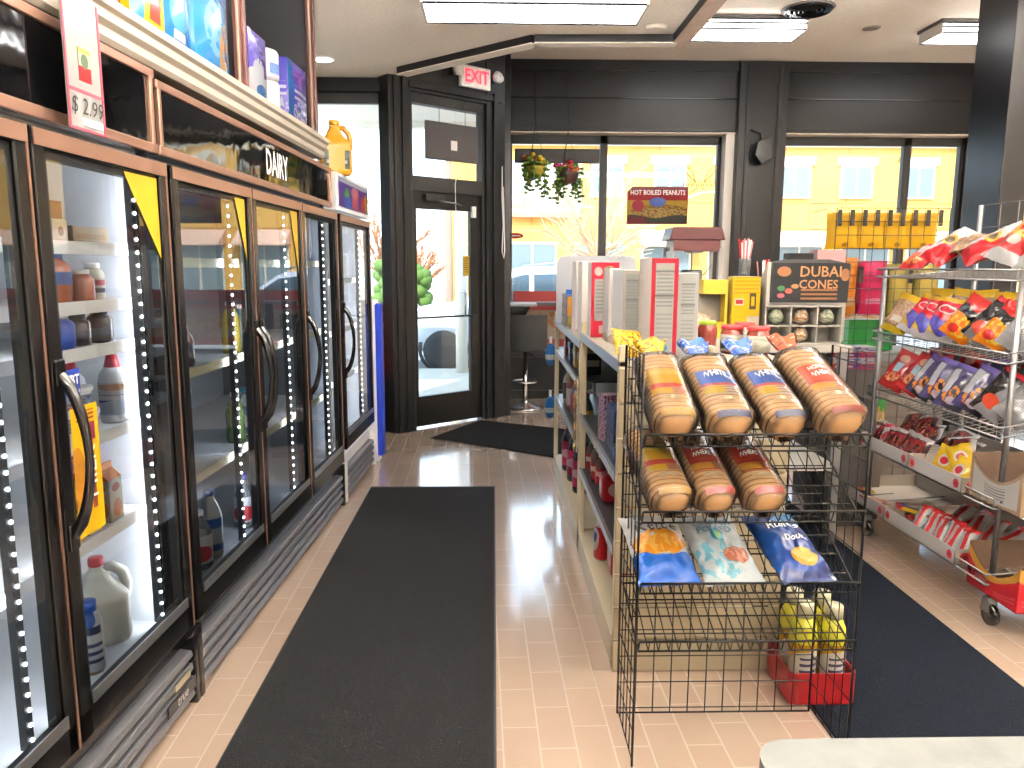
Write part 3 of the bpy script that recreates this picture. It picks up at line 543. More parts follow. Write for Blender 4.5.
# ================================================================ glass-door coolers along the left wall
CA = math.atan(0.0375); CS = Vector((math.sin(CA), math.cos(CA), 0)); CN = Vector((math.cos(CA), -math.sin(CA), 0)); CO = Vector((-1.12, 2.0, 0)) - CN*0.04
def cl(n, s, z): return CO + CN*n + CS*s + Vector((0, 0, z))      # n towards the aisle, s along the row
cglass = pane('cooler_glass', (0.93, 0.96, 0.96, 1), 0.0, 1.62, 1.3)
gasket = mat('gasket', '#0c0c0e', 0.6)
hdrm = mat('header_acrylic', '#08080a', 0.05, spec=0.9, bump=0.8, bscale=1.6)
louv = mat('louver_grey', '#8d8e93', 0.34, 0.7)
doorm = mat('door_aluminium', '#08080a', 0.25, 0.4)
def cooler(name, label, s0, s1, doors, zt, zb, liner_m, handles, skip_panel=False, body_m=blackg, grille=True, kick_in=0.0, shelves=(), strips=white, header=True):
    t = thing(name, label, 'cooler', cl(0, s0, 0), -CA); W = s1-s0; D = 0.78
    mb = MB()
    mb.box(-D, -D+0.04, 0, W, 0.24, zt, body_m); mb.box(-D, -0.05, 0, 0.035, 0.0, zt, body_m); mb.box(-D, -0.05, W-0.035, W, 0.0, zt, body_m)
    mb.box(-D, -0.02, 0, W, zt-0.02, zt, body_m); mb.box(-D, -0.05, 0, W, 0.20, 0.26, body_m)
    mb.box(-0.05, 0.0, 0, W, 0.225, 0.295, body_m); mb.box(-0.03, 0.042, 0, 0.03, 0.0, 0.285, body_m); mb.box(-0.03, 0.042, W-0.03, W, 0.0, 0.285, body_m)
    mb.build('cabinet', t, bevel=0.004)
    mb = MB()
    mb.box(-D+0.04, -D+0.05, 0.035, W-0.035, 0.26, 1.98, liner_m); mb.box(-D+0.04, -0.06, 0.035, 0.05, 0.26, 1.98, liner_m); mb.box(-D+0.04, -0.06, W-0.05, W-0.035, 0.26, 1.98, liner_m)
    mb.box(-D+0.04, -0.05, 0.035, W-0.035, 1.955, 1.985, liner_m); mb.box(-D+0.04, -0.045, 0.035, W-0.035, 0.26, 0.333, liner_m)
    mb.build('liner', t)
    # header
    if header:
        mb = MB(); z0, z1 = 1.965, zt
        mb.box(-0.06, -0.002, 0, W, z0, z1, blackg)
        o = mb.build('header', t)
        MB().grid(lambda u, v: (0.004, lerp(0.035, W-0.035, u), lerp(z0+0.035, z1-0.03, v)), 2, 2, hdrm).build('header_panel', o)
        mb = MB(); mb.box(-0.002, 0.014, 0.0, W, z0, z0+0.032, bronze_refl); mb.box(-0.002, 0.014, 0.0, W, z1-0.028, z1, bronze_refl)
        mb.box(-0.002, 0.014, 0.012, 0.034, z0, z1, bronze_refl); mb.box(-0.002, 0.014, W-0.034, W-0.012, z0, z1, bronze_refl); mb.build('header_frame', o, bevel=0.003)
    # louvred kick grille
    mb = MB(); nL = 4; kick_in -= 0.038
    for k in range(nL):
        z = 0.025+k*0.05
        mb.prism([(-0.085-kick_in, z), (-0.012-kick_in, z+0.002), (-0.002-kick_in, z+0.016), (-0.008-kick_in, z+0.036), (-0.085-kick_in, z+0.046)], 1, 0.03, W-0.03, louv)
    mb.build('kick_grille', t, bevel=0.003)
    for dz in shelves:
        mb = MB(); mb.box(-D+0.06, -0.08, 0.055, W-0.055, dz-0.012, dz, white if liner_m is liner else mat('shelf_grey', '#9ea3a6', 0.4, 0.3))
        o = mb.build('shelf', t); MB().box(-0.08, -0.072, 0.055, W-0.055, dz-0.03, dz+0.008, strips).build('price_rail', o)
    mb = MB()
    for q in range(2):
        y = 0.06 if q == 0 else W-0.07
        mb.box(-0.45, -0.43, y, y+0.01, 0.3, 1.9, mat('rail_steel', '#8d9196', 0.4, 0.6))
    mb.build('shelf_upright', t)
    for i, (a, b) in enumerate(doors):
        a -= s0; b -= s0; d = MB(); z0, z1 = zb, 1.935; fw = 0.052
        d.box(0.0, 0.042, a, a+fw, z0, z1, doorm); d.box(0.0, 0.042, b-fw, b, z0, z1, doorm); d.box(0.0, 0.042, a, b, z0, z0+0.085, doorm); d.box(0.0, 0.042, a, b, z1-fw, z1, doorm)
        od = d.build('door', t, bevel=0.005)
        e = MB(); e.box(0.042, 0.046, a+0.004, b-0.004, z1-0.045, z1-0.004, bronze_refl); e.box(0.042, 0.045, b-0.010, b-0.003, z0, z1, bronze_refl)
        e.box(0.043, 0.048, a+fw, b-fw, z0+0.09, z0+0.125, steel); e.build('door_trim', od)
        g = MB(); iz = 0.02
        for (y0, y1, q0, q1) in ((a+fw, a+fw+iz, z0+0.085, z1-fw), (b-fw-iz, b-fw, z0+0.085, z1-fw), (a+fw, b-fw, z0+0.085, z0+0.105), (a+fw, b-fw, z1-fw-iz, z1-fw)): g.box(0.005, 0.03, y0, y1, q0, q1, gasket)
        g.build('gasket', od)
        MB().grid(lambda u, v: (0.03, lerp(a+fw, b-fw, u), lerp(z0+0.08, z1-fw, v)), 1, 1, cglass).build('glass', od)
        h = handles[i]
        if h:
            y = a+0.026 if h == 'l' else b-0.026; H = MB(); P = []
            for k in range(13):
                u = k/12; P.append((0.045+0.060*math.sin(math.pi*u)**0.6, y, lerp(0.89, 1.32, u)))
            H.tube(P, [0.011+0.006*abs(1-2*k/12) for k in range(13)], blackg, 8); H.box(0.04, 0.052, y-0.02, y+0.02, 0.85, 0.92, blackg); H.box(0.04, 0.052, y-0.02, y+0.02, 1.29, 1.36, blackg)
            H.build('handle', od, bevel=0.004)
    # LED strips behind the mullions
    for (a, b) in doors:
        for y in (a-s0+0.085, b-s0-0.085):
            mb = MB(); mb.box(-0.055, -0.035, y-0.014, y+0.014, 0.36, 1.88, ledh, face={'-x': ledm}); o = mb.build('led_strip', t)
            mb = MB()
            for k in range(36): mb.ell((-0.033, y+0.004, 0.38+k*0.042), (0.004, 0.0055, 0.0055), led, 6, 4)
            mb.build('led_dots', o)
    return t
u1 = cooler('glass_door_cooler', 'black glass door cooler nearest the camera, holding milk and dairy bottles', -1.55, 0.685, [(-1.53, -0.80), (-0.79, -0.06), (-0.045, 0.668)], 2.235, 0.305, liner, ['l', None, 'l'], shelves=(0.77, 1.08, 1.35, 1.485, 1.66))
u2 = cooler('glass_door_cooler', 'black three door cooler with a DAIRY header in the middle of the row', 0.695, 3.05, [(0.705, 1.478), (1.486, 2.25), (2.258, 3.04)], 2.21, 0.300, linerd, ['r', 'l', 'l'], shelves=(0.76, 1.19, 1.62), strips=mat('rail_cream', '#d8d2ac', 0.5))
text('DAIRY', 0.165, inkw, 'lettering', u2, lambda x, y, z: Vector((0.008, 1.275+x, 2.085+y)), bold=0.004, sx=0.72)
u3 = cooler('glass_door_cooler', 'white narrow cooler with a purple slush picture header, farthest in the row', 3.10, 4.14, [(3.13, 4.10)], 2.20, 0.36, liner, ['l'], body_m=white, shelves=(0.8, 1.15, 1.5), header=False)
slm = printed('slush_print', '#5a2ea0', [('rect', (0, 1, 0.84, 1), '#cfd6e6'), ('ell', (0.25, 0.5, 0.07, 0.22), '#49b84a'), ('ell', (0.28, 0.2, 0.12, 0.2), '#2f63d8'), ('rect', (0.42, 0.64, 0.05, 0.6), '#e0607a'), ('ell', (0.53, 0.62, 0.13, 0.2), '#f08a9a'), ('rect', (0.74, 0.86, 0.0, 0.6), '#d8322e'), ('ell', (0.92, 0.4, 0.06, 0.35), '#f0b030')], 0.3)
o = MB().box(-0.10, 0.03, 0.02, 1.02, 1.955, 2.20, white).build('header', u3, bevel=0.006); MB().grid(lambda u, v: (0.034, lerp(0.05, 0.98, u), lerp(1.985, 2.175, v)), 1, 1, slm).build('header_picture', o)
MB().box(-0.002, 0.004, 0.6, 0.9, 0.10, 0.14, paperw).build('name_plate', u3)
# little maker's plate on the nearest kick grille, and door stickers
p = MB().box(0.039, 0.042, 1.98, 2.20, 0.075, 0.118, mat('plate_black', '#26262a', 0.3)).build('name_plate', u1)
text('true', 0.05, inkw, 'lettering', p, lambda x, y, z: Vector((0.043, 2.09+x, 0.096+y)), shear=0.2)
MB().box(0.039, 0.042, 2.04, 2.16, 0.135, 0.16, mat('sticker_tan', '#b7a98c', 0.5)).build('sticker', u1)
def decal(root, s, z, w, h, m, name):      # inside face of a door glass
    return MB().grid(lambda u, v: (0.033, lerp(s, s+w, u), lerp(z, z+h, v)), 1, 1, m).build(name, root)
mk = printed('milk_decal', '#f2c41d', [('ell', (0.15, 0.45, 0.28, 0.25), '#c7862a'), ('rect', (0.62, 0.86, 0.72, 0.86), '#7c2440'), ('lines', (0.2, 0.85, 0.88, 0.96, 30), '#7c2440'), ('rect', (0.60, 0.76, 0.18, 0.66), '#8a3a2a')], 0.4)
d3 = [c for c in u1.children if c.name.startswith('door')][2]
b1 = -(-1.55)
o = decal(d3, b1+0.030, 0.86, 0.130, 0.36, mk, 'door_decal')
text('MILK', 0.07, inkw, 'lettering', o, lambda x, y, z: Vector((0.0345, b1+0.112-y, 1.03+x)))
o = decal(d3, b1+0.02, 1.255, 0.07, 0.07, printed('ebt_print', '#2a3f9a', [('rect', (0.05, 0.95, 0.05, 0.18), '#e9e9f2')], 0.4), 'ebt_sticker')
text('EBT', 0.036, inkw, 'lettering', o, lambda x, y, z: Vector((0.0345, b1+0.055+x, 1.295+y)), bold=0.001)
mb = MB(); k = mb.pts([(0.034, b1+0.40, 1.878), (0.034, b1+0.61, 1.878), (0.034, b1+0.61, 1.62)]); mb.face((k, k+1, k+2), mat('corner_yellow', '#f0c21a', 0.4)); mb.build('corner_decal', d3)
def tri(dr, y0, y1, z0):
    mb = MB(); k = mb.pts([(0.034, y0, 1.878), (0.034, y1, 1.878), (0.034, y1, z0)]); mb.face((k, k+1, k+2), mat('corner_yellow', '#f0c21a', 0.4)); mb.build('corner_decal', dr)
dd = [c for c in u2.children if c.name.startswith('door')]
tri(dd[0], 0.60, 0.715, 1.62); tri(dd[1], 1.37, 1.49, 1.55)
# hanging price sleeve over the near header
t = thing('price_tag', 'clear price sleeve reading $ 2.99 hung on the near cooler header', 'price tag', cl(0.05, 0.105, 1.955), -CA)
MB().box(0, 0.003, 0, 0.175, 0, 0.345, pane('sleeve', (0.9, 0.9, 0.9, 1), 0.1, 1.4, 1.0, 0.75, (0.42, 0.42, 0.41, 1))).build('sleeve', t)
mb = MB()
for (y0, y1, z0, z1) in ((0, 0.008, 0, 0.345), (0.167, 0.175, 0, 0.345), (0, 0.175, 0, 0.006), (0, 0.175, 0.098, 0.106)): mb.box(0.003, 0.005, y0, y1, z0, z1, mat('sleeve_pink', '#d6526a', 0.5))
mb.build('border', t); MB().box(0.003, 0.0045, 0.062, 0.120, 0.13, 0.215, printed('tag_picture', '#d8d4c0', [('rect', (0, 1, 0, 0.45), '#cf2b30'), ('ell', (0.5, 0.62, 0.3, 0.22), '#6f8a6a'), ('rect', (0, 1, 0.86, 1), '#d8cf6a')], 0.4)).build('picture', t)
text('$ 2.99', 0.062, inkk, 'lettering', t, lambda x, y, z: Vector((0.006, 0.087+x, 0.062+y)), shear=0.15)
MB().box(0.0035, 0.0055, 0.06, 0.16, 0.015, 0.035, inkw).build('strip', t)
# ------------------------------------------------ wall cabinet above the coolers
t = thing('wall_cabinet', 'dark wall cabinet with fluted brown posts above the cooler row', 'cabinet', CO, -CA)
navy = mat('cabinet_navy', '#0c0d16', 0.6); brn = mat('cabinet_brown', '#5c3129', 0.42); cream = mat('ledge_cream', '#cfc5b4', 0.5)
mb = MB(); mb.box(-0.75, -0.70, -2.5, 2.84, 2.30, 3.3, navy); mb.box(-0.75, -0.03, 2.80, 2.84, 2.30, 3.3, navy); mb.box(-0.72, -0.04, 0.50, 0.53, 2.36, 3.3, navy); mb.box(-0.72, -0.04, 1.63, 1.66, 2.36, 3.3, navy); mb.box(-0.75, -0.03, -2.5, 2.84, 2.26, 2.32, navy)
mb.build('carcass', t)
for s in (-0.62, 0.44, 1.575, 2.76):
    mb = MB()
    for k in range(3): mb.box(-0.03, -0.012+0.012*(k % 2), s+k*0.034, s+k*0.034+0.028, 2.34, 3.3, brn)
    mb.box(-0.04, -0.02, s, s+0.10, 2.34, 3.3, brn); mb.box(-0.024, -0.012, s-0.006, s, 2.34, 3.3, mat('edge_tan', '#b9a08a', 0.5)); mb.build('post', t, bevel=0.003)
mb = MB(); mb.prism([(-0.12, 2.245), (0.0, 2.245), (0.012, 2.26), (0.012, 2.285), (0.03, 2.30), (0.03, 2.325), (0.045, 2.335), (0.045, 2.36), (-0.12, 2.36)], 1, -2.5, 2.90, cream); mb.build('ledge', t, bevel=0.002)
# goods in the wall cabinet
def pack(name, label, cat, n, s, z, w, d, h, m, top=None, group=None, bulge=0.012, rot=0):
    t = thing(name, label, cat, cl(n, s, z), -CA+rot, group)
    def sh(u, v, face):
        pass
    mb = MB(); nn = 8
    def side(f):
        mb.grid(f, nn, nn, m)
    B = lambda u, v: bulge*math.sin(math.pi*u)*math.sin(math.pi*v)**0.5
    mb.grid(lambda u, v: (d/2+B(u, v), lerp(-w/2, w/2, u), v*h), nn, nn, m); mb.grid(lambda u, v: (lerp(d/2, -d/2, u), w/2+B(u, v), v*h), nn, nn, m)
    mb.grid(lambda u, v: (lerp(-d/2, d/2, u), -w/2-B(u, v), v*h), nn, nn, m); mb.grid(lambda u, v: (lerp(-d/2, d/2, v), lerp(-w/2, w/2, u), h+B(u, v)), nn, nn, top or m)
    mb.grid(lambda u, v: (-d/2, lerp(w/2, -w/2, u), v*h), 2, 2, m)
    mb.build('wrap', t); return t
CZ = 2.362
cp1 = printed('puppy_blue', '#2f86c9', [('wave', (0.72, 0.06, 7, 0), '#1f6fb4'), ('blot', (0.5, 0.45, 0.33, 0.3, 9, 0.42), '#7fb8e4'), ('blot', (0.72, 0.3, 0.22, 0.25, 6, 0.45), '#c79a6a'), ('rect', (0.08, 0.5, 0.78, 0.9), '#eaf2fa')], 0.25, coat=0.5, bump=0.3)
cp2 = printed('towel_yellow', '#efc31e', [('rect', (0.0, 0.35, 0, 1), '#2b8ccf'), ('lines', (0.45, 0.9, 0.2, 0.85, 12), '#d98a1e'), ('rect', (0.5, 0.85, 0.1, 0.3), '#d8442c')], 0.25, coat=0.5, bump=0.25)
cp3 = printed('diaper_blue', '#1f72b8', [('wave', (0.62, 0.05, 6, 1), '#3fa0dc'), ('rect', (0.2, 0.8, 0.68, 0.86), '#dfeaf5'), ('ell', (0.5, 0.35, 0.3, 0.2), '#58b0e0'), ('rect', (0.3, 0.7, 0.1, 0.18), '#e8eef5')], 0.25, coat=0.5, bump=0.25)
pack('paper_towel_pack', 'yellow and blue towel pack leftmost on the wall cabinet', 'package', -0.10, 0.72, CZ, 0.24, 0.18, 0.42, cp2)
pack('diaper_pack', 'blue diaper pack standing beside the yellow towel pack', 'package', -0.12, 0.96, CZ, 0.24, 0.20, 0.38, cp3, bulge=0.02)
pack('pad_pack', 'large blue pack with a brown picture, right of the blue diaper pack', 'package', -0.12, 1.26, CZ, 0.34, 0.22, 0.36, cp1, bulge=0.035)
tp = printed('tissue_purple', '#5b4bb8', [('wave', (0.42, -0.04, 6, 0), '#e6e6ef'), ('ell', (0.45, 0.42, 0.3, 0.2), '#d9e3ee'), ('blot', (0.5, 0.75, 0.5, 0.2, 12, 0.52), '#8a7fd6'), ('ell', (0.6, 0.15, 0.3, 0.1), '#3c78bf')], 0.25, coat=0.5, bump=0.2)
pack('tissue_pack', 'purple toilet paper pack left of the plain white rolls', 'package', -0.10, 1.80, CZ, 0.24, 0.18, 0.30, tp)
t = pack('paper_roll_pack', 'white wrapped double roll of paper on the wall cabinet', 'package', -0.11, 2.12, CZ, 0.16, 0.16, 0.01, paperw, bulge=0.0)
mb = MB()
for k in range(2): mb.lathe([(0.06, 0.0), (0.092, 0.006), (0.096, 0.02), (0.096, 0.135), (0.09, 0.148), (0.03, 0.15), (0.03, 0.1)], mat('tissue_white', '#e6e6ea', 0.6, bump=0.2), (0, 0, 0.008+k*0.152), 20)
mb.build('rolls', t); MB().grid(lambda u, v: (0.0975*math.cos(lerp(-0.7, 0.3, u)), 0.0975*math.sin(lerp(-0.7, 0.3, u)), lerp(0.19, 0.24, v)), 6, 1, mat('print_blue', '#4a6db5', 0.5)).build('print', t)
tp2 = printed('tissue_purple2', '#5a55c4', [('rect', (0, 0.2, 0, 1), '#2a6fc0'), ('diag', (0.6, -1, 0.1), '#8f86dc'), ('lines', (0.25, 0.95, 0.4, 0.62, 9), '#e9ebf5'), ('blot', (0.6, 0.2, 0.4, 0.2, 14, 0.5), '#cfd5ef'), ('ell', (0.5, 0.8, 0.3, 0.1), '#7d49b0')], 0.25, coat=0.5, bump=0.2)
pack('tissue_pack', 'purple and blue toilet paper pack at the far end of the wall cabinet', 'package', -0.11, 2.44, CZ, 0.34, 0.2, 0.32, tp2)
# yellow jug on the small white cooler
def jug(name, label, cat, loc, rz, w, d, h, m, capm, neck=0.03):
    """blow-moulded jug with a handle hole; x = depth, y = width"""
    t = thing(name, label, cat, loc, rz)
    def prof(z):
        f = z/h
        if f < 0.06: return 0.90+0.10*f/0.06
        if f < 0.58: return 1.0
        if f < 0.88: return lerp(1.0, 0.42, smooth((f-0.58)/0.30))
        return lerp(0.42, 2*neck/w, smooth((f-0.88)/0.08))
    def fn(u, v):
        a = u*2*math.pi; z = v*h; k = prof(z); e = 0.55
        c, s_ = math.cos(a), math.sin(a)
        x = math.copysign(abs(c)**e, c)*d/2*(k if k > 0.5 else k); y = math.copysign(abs(s_)**e, s_)*w/2*k
        g = math.exp(-((z/h-0.74)/0.10)**2)
        if s_ > 0.3: y -= 0.0*g
        return (x, y, z)
    mb = MB(); mb.grid(fn, 28, 26, m); mb.build('body', t)
    # handle on the +y shoulder, standing clear of the body
    mb = MB(); P = [(0, w*0.10, h*0.95), (0, w*0.26, h*0.955), (0, w*0.42, h*0.86), (0, w*0.475, h*0.72), (0, w*0.46, h*0.58), (0, w*0.40, h*0.48)]
    mb.tube(P, [0.016, 0.018, 0.019, 0.020, 0.020, 0.020], m, 10); mb.build('handle', t)
    MB().lathe([(neck*1.02, 0), (neck*1.12, 0.004), (neck*1.12, 0.024), (neck*0.98, 0.030), (0, 0.030)], capm, (0, 0, h), 20).build('cap', t)
    return t
t = jug('antifreeze_jug', 'yellow jug with a black label standing on the white cooler', 'jug', cl(-0.03, 3.34, 2.20), -CA-1.15, 0.22, 0.14, 0.32, mat('jug_yellow', '#f0a912', 0.35), mat('jug_yellow', '#f0a912'))
MB().box(0.067, 0.0685, -0.085, 0.085, 0.035, 0.155, printed('jug_label', '#23272a', [('ell', (0.5, 0.75, 0.5, 0.3), '#5f7368'), ('rect', (0.1, 0.9, 0.28, 0.46), '#dfe3dc'), ('rect', (0.0, 1, 0, 0.14), '#3f6b3a')], 0.4)).build('label', t)
MB().box(-0.085, 0.067, -0.1035, -0.1015, 0.03, 0.15, printed('jug_label', '#23272a', [])).build('label', t)
# ------------------------------------------------ drinks and dairy inside the coolers
def bottle(name, label, cat, loc, h, r, bodym, capm, labm=None, kind='round', group=None, rz=1.9, sq=1.0):
    t = thing(name, label, cat, loc, rz, group)
    if kind == 'tub': pr = [(r*0.82, 0), (r*0.84, 0.003), (r*0.97, h*0.82)]; cp = [(r*1.04, h*0.82), (r*1.05, h*0.86), (r*1.05, h), (r*0.9, h*0.99), (0, h*0.985)]
    elif kind == 'wide': pr = [(r*0.9, 0), (r, 0.012), (r, h*0.66), (r*0.93, h*0.74), (r*0.62, h*0.86)]; cp = [(r*0.66, h*0.86), (r*0.66, h*0.99), (r*0.6, h), (0, h)]
    elif kind == 'topping': pr = [(r*0.94, 0), (r, 0.01), (r, h*0.62), (r*0.9, h*0.72), (r*0.55, h*0.82)]; cp = [(r*0.58, h*0.80), (r*0.55, h*0.83), (r*0.36, h*0.99), (r*0.3, h), (0, h)]
    else: pr = [(r*0.88, 0), (r, 0.014), (r, h*0.30), (r*0.93, h*0.36), (r, h*0.44), (r, h*0.60), (r*0.8, h*0.74), (r*0.42, h*0.88), (r*0.38, h*0.93)]; cp = [(r*0.45, h*0.92), (r*0.46, h*0.93), (r*0.46, h*0.99), (r*0.4, h), (0, h)]
    MB().lathe(pr, bodym, n=18, sy=sq).build('body', t); MB().lathe(cp, capm, n=16).build('cap' if kind != 'tub' else 'lid', t)
    if labm:
        z0, z1 = (h*0.12, h*0.60) if kind != 'tub' else (h*0.1, h*0.72); rr = r*1.012
        MB().grid(lambda u, v: (rr*(lerp(0.86, 0.96, v) if kind == 'tub' else 1)*math.cos(2*math.pi*u), rr*(lerp(0.86, 0.96, v) if kind == 'tub' else 1)*math.sin(2*math.pi*u), lerp(z0, z1, v)), 18, 1, labm).build('label', t)
    return t
mj = jug('milk_jug', 'gallon jug of milk with a red cap on the cooler floor', 'milk jug', cl(-0.20, 0.49, 0.334), -CA-0.9, 0.185, 0.15, 0.265, mat('milk_plastic', '#e9e8dc', 0.35), mat('cap_red', '#c61f34', 0.35), 0.022)
MB().grid(lambda u, v: (lerp(0.02, 0.076, u)*1.0, -0.0945+0.004*u, lerp(0.06, 0.135, v)), 1, 1, printed('milk_label', '#e8e2dc', [('rect', (0, 1, 0.62, 1), '#a2283a'), ('lines', (0.1, 0.9, 0.08, 0.5, 18), '#8a8a90')], 0.5)).build('label', mj)
crm = printed('creamer_sleeve', '#e9edf2', [('wave', (0.20, -0.05, 14, 1), '#b99a68'), ('ell', (0.5, 0.9, 0.12, 0.42), '#2b62c4'), ('ell', (0.0, 0.9, 0.12, 0.42), '#2b62c4'), ('ell', (1.0, 0.9, 0.12, 0.42), '#2b62c4'), ('lines', (0.30, 0.70, 0.28, 0.42, 22), '#3a4a74'), ('rect', (0.32, 0.68, 0.46, 0.54), '#273760')], 0.3, coat=0.4)
bt = bottle('creamer_bottle', 'vanilla creamer bottle with a blue cap in front of the milk jug', 'bottle', cl(-0.115, 0.285, 0.334), 0.235, 0.036, crm, mat('cap_blue', '#1f5cc8', 0.35), None, 'wide')
wt = printed('topping_print', '#dfe3e8', [('rect', (0, 1, 0.0, 0.62), '#1f5fb0'), ('ell', (0.5, 0.18, 0.4, 0.22), '#c64a48'), ('ell', (0.0, 0.18, 0.3, 0.22), '#c64a48'), ('ell', (0.5, 0.86, 0.2, 0.1), '#c99a70'), ('wave', (0.42, -0.06, 12, 1), '#cfe0f0'), ('rect', (0.2, 0.8, 0.46, 0.60), '#e9f0f6')], 0.3, coat=0.5)
for s, n, lb in ((0.43, -0.20, 'white topping can with a red cap at the back behind the tubs'), (0.565, -0.135, 'white topping can with a red cap and blue label, nearest the cooler side wall')):
    bottle('topping_can', lb, 'can', cl(n, s, 1.081), 0.225, 0.046, mat('can_white', '#d9dee4', 0.3), mat('cap_red', '#c61f34'), wt, 'topping', 'topping cans on the cooler shelf')
tubm = printed('tub_print', '#cfdcf0', [('blot', (0.3, 0.5, 0.4, 0.5, 7, 0.5), '#4a72c0'), ('blot', (0.8, 0.5, 0.3, 0.5, 7, 0.5), '#c94f5a')], 0.4)
tub = bottle('spread_tub', 'lower white tub with a blue print behind the EBT sticker', 'tub', cl(-0.145, 0.37, 1.081), 0.075, 0.058, white, white, tubm, 'tub', 'tubs on the cooler shelf')
dup(tub, cl(-0.145, 0.34, 1.157), -0.6, 'upper white tub stacked on the lower tub behind the EBT sticker')
ylm = printed('carton_yellow', '#f0c32a', [('rect', (0.1, 0.9, 0.3, 0.75), '#d9a51c'), ('lines', (0.15, 0.85, 0.4, 0.7, 8), '#6a4a20'), ('rect', (0.1, 0.9, 0.08, 0.2), '#f5efe0')], 0.4)
orm = printed('carton_juice', '#e9d8c0', [('ell', (0.55, 0.3, 0.35, 0.22), '#e88a2e'), ('rect', (0, 1, 0.7, 1), '#d8dfd0'), ('ell', (0.5, 0.8, 0.3, 0.1), '#b8443a')], 0.4)
mrm = printed('carton_maroon', '#a8685e', [('rect', (0.1, 0.9, 0.5, 0.8), '#c98a7a'), ('ell', (0.5, 0.3, 0.3, 0.15), '#d8b090')], 0.4)
def carton(label, n, s, z, w, d, h, m, gable=True, group='cartons on the lower cooler shelf'):
    t = thing('drink_carton', label, 'carton', cl(n, s, z), -CA, group)
    MB().box(-d/2, d/2, -w/2, w/2, 0, h, m).build('body', t, bevel=0.003)
    if gable: MB().prism([(-d/2, h), (d/2, h), (0.004, h+0.03), (0.004, h+0.05), (-0.004, h+0.05), (-0.004, h+0.03)], 1, -w/2, w/2, m).build('gable_top', t)
carton('yellow carton lowest behind the door handle of the near cooler', -0.13, 0.22, 0.771, 0.085, 0.07, 0.17, ylm); carton('pale juice carton between the yellow and maroon cartons', -0.13, 0.33, 0.771, 0.07, 0.07, 0.15, orm)
carton('maroon carton behind the juice cartons of the near cooler', -0.28, 0.50, 0.771, 0.08, 0.08, 0.20, mrm, False); carton('juice carton nearest the cooler side wall on the lower shelf', -0.13, 0.46, 0.771, 0.08, 0.07, 0.14, orm)
org = mat('juice_orange', '#c8622e', 0.2, coat=0.5); blc = mat('cap_violet', '#6a7ae0', 0.35); drk = mat('jar_dark', '#5a4a4e', 0.25, coat=0.5); blu = mat('jar_blue', '#2a58c8', 0.3)
bw = printed('juice_label', '#2f6cb8', [('rect', (0, 1, 0, 0.5), '#c8622e')], 0.3)
bottle('juice_bottle', 'round orange drink bottle with a pale blue cap', 'bottle', cl(-0.17, 0.33, 1.486), 0.155, 0.055, org, blc, bw, 'wide', 'orange drink bottles')
bottle('juice_bottle', 'small orange drink bottle with a white cap on its shoulder', 'bottle', cl(-0.13, 0.42, 1.486), 0.10, 0.036, org, white, None, 'wide', 'orange drink bottles')
bottle('sauce_bottle', 'cream bottle with a red band beside the orange drinks', 'bottle', cl(-0.15, 0.52, 1.486), 0.12, 0.034, mat('cream_plastic', '#d9d2c0', 0.3), white, printed('cream_label', '#e3ddcf', [('rect', (0, 1, 0.6, 0.9), '#c9444a'), ('rect', (0.2, 0.8, 0.2, 0.45), '#40404a')], 0.4), 'wide')
bottle('jar', 'blue labelled jar behind the glass of the near cooler, upper shelf', 'jar', cl(-0.15, 0.31, 1.351), 0.105, 0.045, blu, white, None, 'wide', 'jars in the near cooler')
bottle('jar', 'dark jar in the middle of the upper shelf of the near cooler', 'jar', cl(-0.16, 0.42, 1.351), 0.10, 0.043, drk, blackg, None, 'wide', 'jars in the near cooler')
bottle('jar', 'dark jar closest to the white cooler side wall', 'jar', cl(-0.14, 0.52, 1.351), 0.11, 0.04, drk, blackg, None, 'wide', 'jars in the near cooler')
def small_box(name, label, cat, loc, w, d, h, m, rz=-CA, group=None, face=None, bev=0.002):
    t = thing(name, label, cat, loc, rz, group); MB().box(-d/2, d/2, -w/2, w/2, 0, h, m, face=face).build('carton', t, bevel=bev); return t
small_box('food_box', 'white box with a dark mark on the top shelf of the near cooler', 'box', cl(-0.14, 0.30, 1.661), 0.07, 0.06, 0.07, printed('wbox', '#e9e6dd', [('ell', (0.5, 0.5, 0.2, 0.2), '#3a3a3a')], 0.4))
small_box('food_box', 'long cream box on the top shelf of the near cooler', 'box', cl(-0.16, 0.46, 1.661), 0.2, 0.1, 0.055, printed('cbox', '#e2cba8', [('rect', (0.1, 0.9, 0.3, 0.6), '#d8b488')], 0.4))
small_box('meat_pack', 'flat red meat pack leaning behind the boxes on the top shelf', 'package', cl(-0.28, 0.42, 1.661), 0.28, 0.05, 0.14, printed('meatp', '#8a3a2c', [('rect', (0.35, 0.6, 0.1, 0.9), '#c89a3c'), ('ell', (0.2, 0.6, 0.15, 0.25), '#c9444a')], 0.3))
clear = pane('clear_plastic', (0.86, 0.93, 0.95, 1), 0.05, 1.4, 1.6, 0.10, (0.8, 0.9, 0.95, 1)); teal = mat('cap_teal', '#2a9ac0', 0.35); tealb = mat('bottle_teal', '#2f7f86', 0.25, coat=0.5)
lw = printed('water_label', '#d9dee6', [('ell', (0.5, 0.35, 0.2, 0.3), '#c8363c'), ('ell', (0.1, 0.5, 0.12, 0.2), '#3a4a60'), ('ell', (0.9, 0.5, 0.12, 0.2), '#3a4a60')], 0.35)
lb2 = printed('blue_label', '#c8d4e4', [('rect', (0, 1, 0.7, 1), '#2a62c0'), ('rect', (0, 1, 0.0, 0.2), '#2a62c0')], 0.35)
